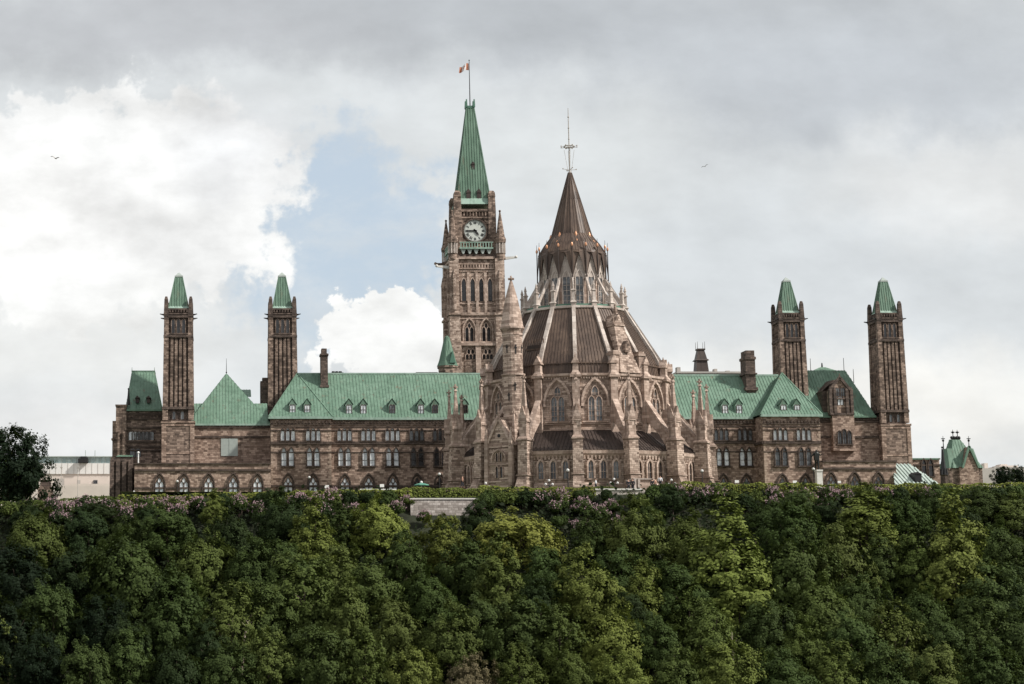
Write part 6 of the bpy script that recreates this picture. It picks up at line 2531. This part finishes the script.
TREES = [
    # px, py, r, tone, kind -- the crowns one can tell apart, far row first
    (128, 572, 27, 'dark', 'round'), (538, 612, 27, 'dark', 'broad'), (133, 652, 28, 'dark', 'round'), (1012, 612, 30, 'dark', 'broad'), (208, 655, 26, 'dark', 'broad'), (630, 622, 24, 'dark', 'round'), (822, 520, 22, 'dark', 'broad'),
    (213, 513, 17, 'yellow', 'tall'), (282, 528, 38, 'dark', 'broad'), (100, 512, 22, 'dark', 'round'), (150, 522, 24, 'dark', 'round'), (30, 520, 24, 'dark', 'broad'),
    (380, 532, 31, 'bright', 'round'), (443, 552, 29, 'yellow', 'airy'), (522, 545, 40, 'bright', 'round'), (340, 528, 26, 'mid', 'airy'),
    (481, 524, 24, 'dark', 'round'), (632, 545, 34, 'olive', 'broad'), (590, 540, 22, 'mid', 'airy'), (672, 500, 17, 'dark', 'round'), (650, 520, 20, 'mid', 'round'),
    (689, 553, 28, 'olive', 'round'), (734, 588, 50, 'yellow', 'tall'), (766, 520, 22, 'mid', 'round'), (797, 509, 24, 'mid', 'round'), (794, 544, 30, 'mid', 'round'),
    (865, 535, 36, 'yellow', 'tall'), (905, 520, 26, 'mid', 'round'), (935, 508, 27, 'mid', 'broad'), (978, 508, 32, 'mid', 'broad'), (1010, 514, 32, 'olive', 'airy'), (958, 540, 30, 'dark', 'broad'),
    (166, 538, 30, 'mid', 'round'), (88, 540, 28, 'dark', 'round'), (36, 549, 32, 'olive', 'round'), (125, 550, 24, 'mid', 'broad'), (315, 553, 28, 'yellow', 'tall'), (235, 548, 26, 'dark', 'round'),
    (199, 572, 33, 'olive', 'round'), (250, 578, 26, 'mid', 'broad'), (284, 580, 34, 'mid', 'round'), (130, 592, 36, 'mid', 'round'), (75, 585, 28, 'dark', 'round'), (20, 592, 32, 'deep', 'round'),
    (340, 590, 34, 'olive', 'airy'), (365, 598, 34, 'olive', 'broad'), (430, 606, 32, 'mid', 'round'), (407, 570, 24, 'mid', 'airy'), (470, 578, 26, 'mid', 'round'), (500, 602, 27, 'olive', 'tall'),
    (545, 585, 30, 'mid', 'round'), (588, 602, 36, 'yellow', 'broad'), (622, 588, 27, 'mid', 'round'), (643, 610, 30, 'yellow', 'cone'), (672, 605, 34, 'mid', 'round'),
    (841, 574, 29, 'olive', 'airy'), (791, 585, 33, 'mid', 'round'), (880, 572, 26, 'mid', 'airy'), (916, 578, 27, 'olive', 'cone'), (953, 582, 33, 'yellow', 'tall'), (1000, 560, 30, 'mid', 'round'), (1018, 588, 28, 'mid', 'airy'),
    (702, 590, 26, 'mid', 'broad'), (690, 620, 30, 'olive', 'airy'), (824, 622, 34, 'olive', 'round'), (862, 612, 30, 'mid', 'broad'), (925, 622, 30, 'mid', 'round'), (990, 618, 34, 'mid', 'broad'),
    (53, 624, 33, 'mid', 'round'), (100, 634, 26, 'deep', 'round'), (172, 640, 32, 'mid', 'tall'), (181, 612, 27, 'mid', 'round'), (232, 640, 32, 'olive', 'airy'), (262, 625, 26, 'mid', 'round'), (305, 615, 42, 'olive', 'airy'), (8, 650, 28, 'deep', 'round'),
    (347, 642, 30, 'olive', 'tall'), (395, 640, 30, 'olive', 'round'), (449, 650, 34, 'olive', 'broad'), (480, 634, 25, 'mid', 'round'), (524, 642, 32, 'mid', 'round'), (560, 650, 28, 'olive', 'airy'), (610, 650, 32, 'yellow', 'round'), (655, 650, 30, 'mid', 'broad'),
    (714, 650, 36, 'olive', 'airy'), (764, 646, 30, 'mid', 'round'), (800, 655, 28, 'olive', 'broad'), (852, 655, 28, 'mid', 'round'), (895, 652, 36, 'olive', 'airy'), (945, 655, 30, 'mid', 'round'), (980, 650, 32, 'mid', 'airy'), (1016, 652, 30, 'mid', 'round'),
    (40, 675, 30, 'deep', 'broad'), (90, 678, 28, 'mid', 'round'), (128, 668, 28, 'mid', 'airy'), (178, 680, 28, 'dark', 'round'), (222, 676, 30, 'mid', 'round'), (268, 670, 28, 'olive', 'airy'), (318, 672, 32, 'mid', 'round'), (366, 676, 28, 'olive', 'airy'),
    (415, 684, 26, 'yellow', 'round'), (473, 692, 24, 'tan', 'broad'), (520, 686, 30, 'olive', 'airy'), (572, 682, 28, 'olive', 'round'), (622, 688, 30, 'yellow', 'broad'), (676, 684, 28, 'olive', 'airy'), (728, 686, 30, 'yellow', 'round'),
    (782, 690, 30, 'mid', 'broad'), (836, 690, 30, 'olive', 'airy'), (888, 692, 30, 'mid', 'round'), (940, 690, 30, 'olive', 'round'), (992, 690, 30, 'mid', 'round'),
]
TOPS = {(213, 513): 492, (282, 528): 496, (380, 532): 494, (865, 535): 492, (905, 520): 492, (935, 508): 488, (978, 508): 488, (1010, 514): 488, (797, 509): 490, (672, 500): 485, (443, 552): 512, (734, 588): 512, (522, 545): 507}
for i, tr in enumerate(TREES):
    plant_tree(*tr, top=TOPS.get(tr[:2]), grow=1.2)

# the wood goes on past both edges of the view
for side in (0, 1):
    for row, py in enumerate((522, 548, 575, 603, 632, 662)):
        for col in range(4):
            px = (-38 - col * 52 if side == 0 else 1060 + col * 52) + random.uniform(-12, 12)
            plant_tree(px, py + random.uniform(-8, 8), random.uniform(28, 36), random.choice(['mid', 'olive', 'dark', 'mid']), random.choice(['round', 'broad', 'airy', 'tall']),
                       group='trees past the %s edge of the view' % ('right' if side else 'left'), label='mixed green tree on the wooded slope past the %s edge of the view' % ('right' if side else 'left'))

# big dark tree at the left, its crown against the sky
plant_tree(7, 475, 33, 'deep', 'round', Y=592, group='trees on the terrace', label='big dark tree with gaps in its crown standing at the left edge', ground=-3)
plant_tree(24, 473, 22, 'deep', 'broad', Y=594, group='trees on the terrace', label='dark tree leaning out right of the big one at the left edge', ground=-3)
plant_tree(24, 489, 15, 'deep', 'broad', Y=590, group='trees on the terrace', label='low dark tree under the big one at the left edge', ground=-3)
plant_tree(1003, 478.5, 9, 'deep', 'round', Y=700, group='trees on the terrace', label='round dark bush before the pale office block at far right', ground=0)
plant_tree(1017, 477, 9.5, 'deep', 'broad', Y=704, group='trees on the terrace', label='round dark bush at the right edge before the office block', ground=0)


# lilac shrubs below the hedge
def lilac_meshes():
    out = []
    for j in range(4):
        n = 2600
        L = unit(14); L[:, 2] = np.abs(L[:, 2])
        L = L * np.array([1.5, 1.3, 1.3]) * (.5 + .4 * rng.random((14, 1)))
        k = rng.integers(0, 14, n)
        q = unit(n)
        C = L[k] + q * (.75 * (1 - .35 * rng.random(n) ** 1.5))[:, None]
        C[:, 2] += .35
        me = leaf_cards('lilac_foliage', C, q + unit(n) * .7 + np.array([0, 0, .3]), .24 + .2 * rng.random(n), 'leaf')
        m = 640
        k = rng.integers(0, 110, m)
        heads = unit(110); heads[:, 2] = np.abs(heads[:, 2]) * .9
        heads = L[rng.integers(0, 14, 110)] + heads * .82
        heads[:, 2] += .4
        C = heads[k] + rng.normal(size=(m, 3)) * np.array([.10, .10, .16])
        bl = leaf_cards('lilac_blossom', C, unit(m), .19 + .12 * rng.random(m), 'lilac')
        st = MB()
        for i in range(7):
            a = i * .9
            st.tube((.12 * math.cos(a), .12 * math.sin(a), -1.6), (.9 * math.cos(a), .9 * math.sin(a), .9), .07, .03, 5)
        out.append((me, bl, st.mesh('lilac_stem', M['bark'])))
    return out


LIL = lilac_meshes()


def shrub(px, py, r, tone, bloom, Y=None):
    Y = Y or 551.5 - (py - 492) * .2
    mp = M_PX(Y, py)
    s = r * mp / 2.1
    x, z = XX(px, Y, py), ZZ(py, Y) - .9 * s
    lab = None
    word = 'lilac bush' if bloom else 'leafy shrub'
    for d, a in sorted((abs(px - q), n) for q, n in ANCHORS):
        lab = f"{TONE[tone][0]} {word} {'by the hedge foot' if py < 506 else 'on the bank'} below {a}"
        if lab not in USED:
            break
    USED.add(lab)
    t = thing('lilac_bush' if bloom else 'shrub', lab, 'bush', (x, Y, min(z - .2, z)), 'shrubs along the bank')
    fo, bl, st = random.choice(LIL)
    c = link('foliage', fo, t)
    v = random.uniform(.85, 1.15)
    c.color = (*[q * v for q in TONE[tone][1]], 1)
    parts = [c, link('stem', st, t)]
    if bloom:
        parts.append(link('blossom', bl, t))
    a = random.uniform(0, 6.28)
    for p in parts:
        p.scale = (s, s, s * random.uniform(.95, 1.15))
        p.rotation_euler = (0, 0, a)
        p.location = (0, 0, .2)


for px in range(-8, 1040, 19):
    hy = 502 - 13.5 * min(1, max(0, px) / 380) ** .9 - (1.5 if px > 650 else 0)
    if 404 < px < 478 or 590 < px < 640:
        continue
    bloom = (30 < px < 215) or (285 < px < 350) or (675 < px < 730) or (760 < px < 850) or (870 < px < 900) or (480 < px < 580 and random.random() < .4)
    shrub(px + random.uniform(-4, 4), hy + 8 + random.uniform(-2, 3), random.uniform(12, 15), random.choice(['mid', 'dark', 'olive']), bloom)
for px, py, r, tone, bl in ((408, 500, 9, 'olive', 1), (424, 516, 9, 'mid', 1), (444, 525, 10, 'mid', 0), (479, 513, 11, 'mid', 1), (482, 502, 12, 'mid', 0), (495, 497, 13, 'olive', 0), (350, 512, 14, 'dark', 1), (395, 508, 12, 'mid', 1), (325, 512, 14, 'dark', 1),
                            (560, 507, 13, 'mid', 1), (582, 506, 14, 'mid', 1), (578, 528, 14, 'dark', 1), (600, 512, 13, 'mid', 1), (612, 505, 12, 'mid', 1), (640, 500, 11, 'olive', 0), (668, 490, 16, 'mid', 0), (700, 495, 14, 'dark', 1), (715, 492, 13, 'mid', 1), (829, 496, 15, 'mid', 1), (820, 510, 13, 'dark', 1), (606, 495, 9, 'dark', 0),
                            (125, 516, 14, 'dark', 1), (175, 512, 14, 'dark', 1), (205, 507, 13, 'dark', 1), (20, 520, 15, 'dark', 0), (60, 517, 14, 'dark', 1), (258, 510, 13, 'mid', 1), (240, 503, 12, 'mid', 1), (560, 522, 12, 'mid', 0), (622, 523, 13, 'mid', 1), (660, 512, 13, 'dark', 0), (925, 496, 13, 'mid', 1), (955, 495, 13, 'mid', 0), (775, 503, 12, 'mid', 1), (745, 503, 13, 'dark', 0)):
    shrub(px, py, r, tone, bl)


def hedge(p0, p1, top0, top1, Y, label, th=1.3, tone='bright', low=1.9):
    """clipped hedge: leaves on a long box with a slightly uneven top"""
    x0, x1 = XX(p0, Y, 490), XX(p1, Y, 490)
    L = x1 - x0
    n = int(L * 190)
    u = rng.random(n)
    z0, z1 = ZZ(top0, Y), ZZ(top1, Y)
    wob = .10 * np.sin(u * L * 1.3) + .08 * np.sin(u * L * .47 + 1) + .05 * np.sin(u * L * 3.1)
    top = z0 + (z1 - z0) * u + wob
    side = rng.random(n)
    y = np.where(side < .45, rng.random(n) * th, np.where(side < .9, 0.0, th)) + rng.normal(size=n) * .07
    z = np.where(side < .45, top, top - rng.random(n) * low) + rng.normal(size=n) * .06
    C = np.stack([x0 + u * L, Y + y, z], 1)
    N = np.stack([rng.normal(size=n) * .5, np.where(side < .45, -.25, np.where(side < .9, -1.0, 1.0)), np.where(side < .45, 1.0, .45)], 1) + unit(n) * .5
    C -= np.array([x0, Y, z0 - low])
    t = thing('hedge', label, 'hedge', (x0, Y, z0 - low))
    f = link('foliage', leaf_cards('hedge_foliage', C, N, .2 + .2 * rng.random(n), 'leaf'), t)
    c = TONE[tone][1]
    f.color = (*c, 1)
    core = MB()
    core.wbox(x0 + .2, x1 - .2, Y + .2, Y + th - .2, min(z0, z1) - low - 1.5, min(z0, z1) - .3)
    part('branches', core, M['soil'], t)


hedge(-12, 118, 503.5, 497, 551, 'clipped hedge descending towards the left edge below the pale building', tone='olive')
hedge(118, 330, 496.6, 491.2, 552, 'clipped hedge in front of the left low wing windows', tone='bright')
hedge(330, 412, 491, 489.6, 552, 'clipped hedge between the left range and the rubble wall', tone='bright')
hedge(411, 484, 489, 488.4, 555, 'darker clipped hedge on top of the rubble retaining wall', tone='yellow', low=1.7)
hedge(480, 596, 487.3, 488.6, 552, 'clipped hedge below the left half of the library', tone='bright')
hedge(597, 624, 488, 488.5, 556, 'short round-ended clipped hedge left of the landing', tone='olive')
hedge(682, 800, 483.2, 484.5, 552, 'clipped hedge with lilacs below the right range', tone='bright')
hedge(800, 905, 485, 485.5, 552, 'clipped hedge below the oriel dormer and low wing', tone='bright')
hedge(905, 1036, 484.8, 484.0, 552, 'clipped hedge reaching the right edge below the far pavilion', tone='bright')


def retaining_wall():
    Y = 549.3
    X = lambda p: XX(p, Y, 505)
    Z = lambda p: ZZ(p, Y)
    t = thing('retaining_wall', 'pale rubble stone retaining wall with sloping foot under the dark hedge', 'wall', (X(440), Y, Z(515)))
    m = MB()
    m.prism([(X(410.5), Z(516)), (X(430), Z(518)), (X(450), Z(530)), (X(462), Z(520)), (X(482), Z(506)), (X(482), Z(499)), (X(410.5), Z(499.4))], -(Y + 5.2), -Y)
    part('masonry', m, M['rubble'], t)
    c = MB()
    c.wbox(X(410), X(482), Y - .12, Y + 5.4, Z(499.4), Z(498.2))
    part('coping', c, M['granite'], t)


retaining_wall()


# dark undergrowth that covers the soil of the slope
def undergrowth():
    n = 100000
    x = rng.uniform(-60, 140, n)
    y = 497 + 55 * rng.random(n)
    keep = ~((y > 544.5) & (x > XX(396, 550, 505)) & (x < XX(490, 550, 505)))
    x, y = x[keep], y[keep]
    n = len(x)
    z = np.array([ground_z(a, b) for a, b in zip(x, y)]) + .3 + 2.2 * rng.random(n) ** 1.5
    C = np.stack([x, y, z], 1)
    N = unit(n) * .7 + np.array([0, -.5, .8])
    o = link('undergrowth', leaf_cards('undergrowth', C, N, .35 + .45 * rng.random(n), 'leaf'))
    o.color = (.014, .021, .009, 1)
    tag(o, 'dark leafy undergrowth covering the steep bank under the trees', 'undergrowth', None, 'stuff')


undergrowth()


def snag(px, py0, py1, Y, lean, label):
    """dead pale limb standing out of the canopy"""
    x, z0, z1 = XX(px, Y, py0), ZZ(py0, Y), ZZ(py1, Y)
    t = thing('dead_tree', label, 'dead tree', (x, Y, min(z0, ground_z(x, Y))))
    m = MB()
    tip = (x + lean * (z1 - z0), Y - .3, z1)
    m.tube((x - lean * 2, Y, min(z0, ground_z(x, Y)) - .3), (x, Y, z0), .16, .12, 7)
    m.tube((x, Y, z0), tip, .12, .03, 6)
    part('trunk', m, M['snag'], t)
    for k, (f, a, L) in enumerate(((.25, .8, .9), (.45, -.7, .8), (.6, .9, .6), (.75, -.5, .5))):
        p = (x + lean * (z1 - z0) * f, Y - .3 * f, z0 + (z1 - z0) * f)
        b = MB().tube(p, (p[0] + a * L, p[1] - .3, p[2] + L * .8), .05, .015, 5)
        part('branch', b, M['snag'], t)


M['snag'] = plain_mat('bleached_wood', (.30, .25, .20), .9, var=.2)
snag(245, 634, 620, 512, .3, 'bleached bare snag among the trees low on the slope at left')
snag(733, 662, 632, 508, -.02, 'thin bare trunk showing inside the big loose tree right of centre')
snag(31, 535, 525, 538, .0, 'short pale stub above the loose tree at the far left')
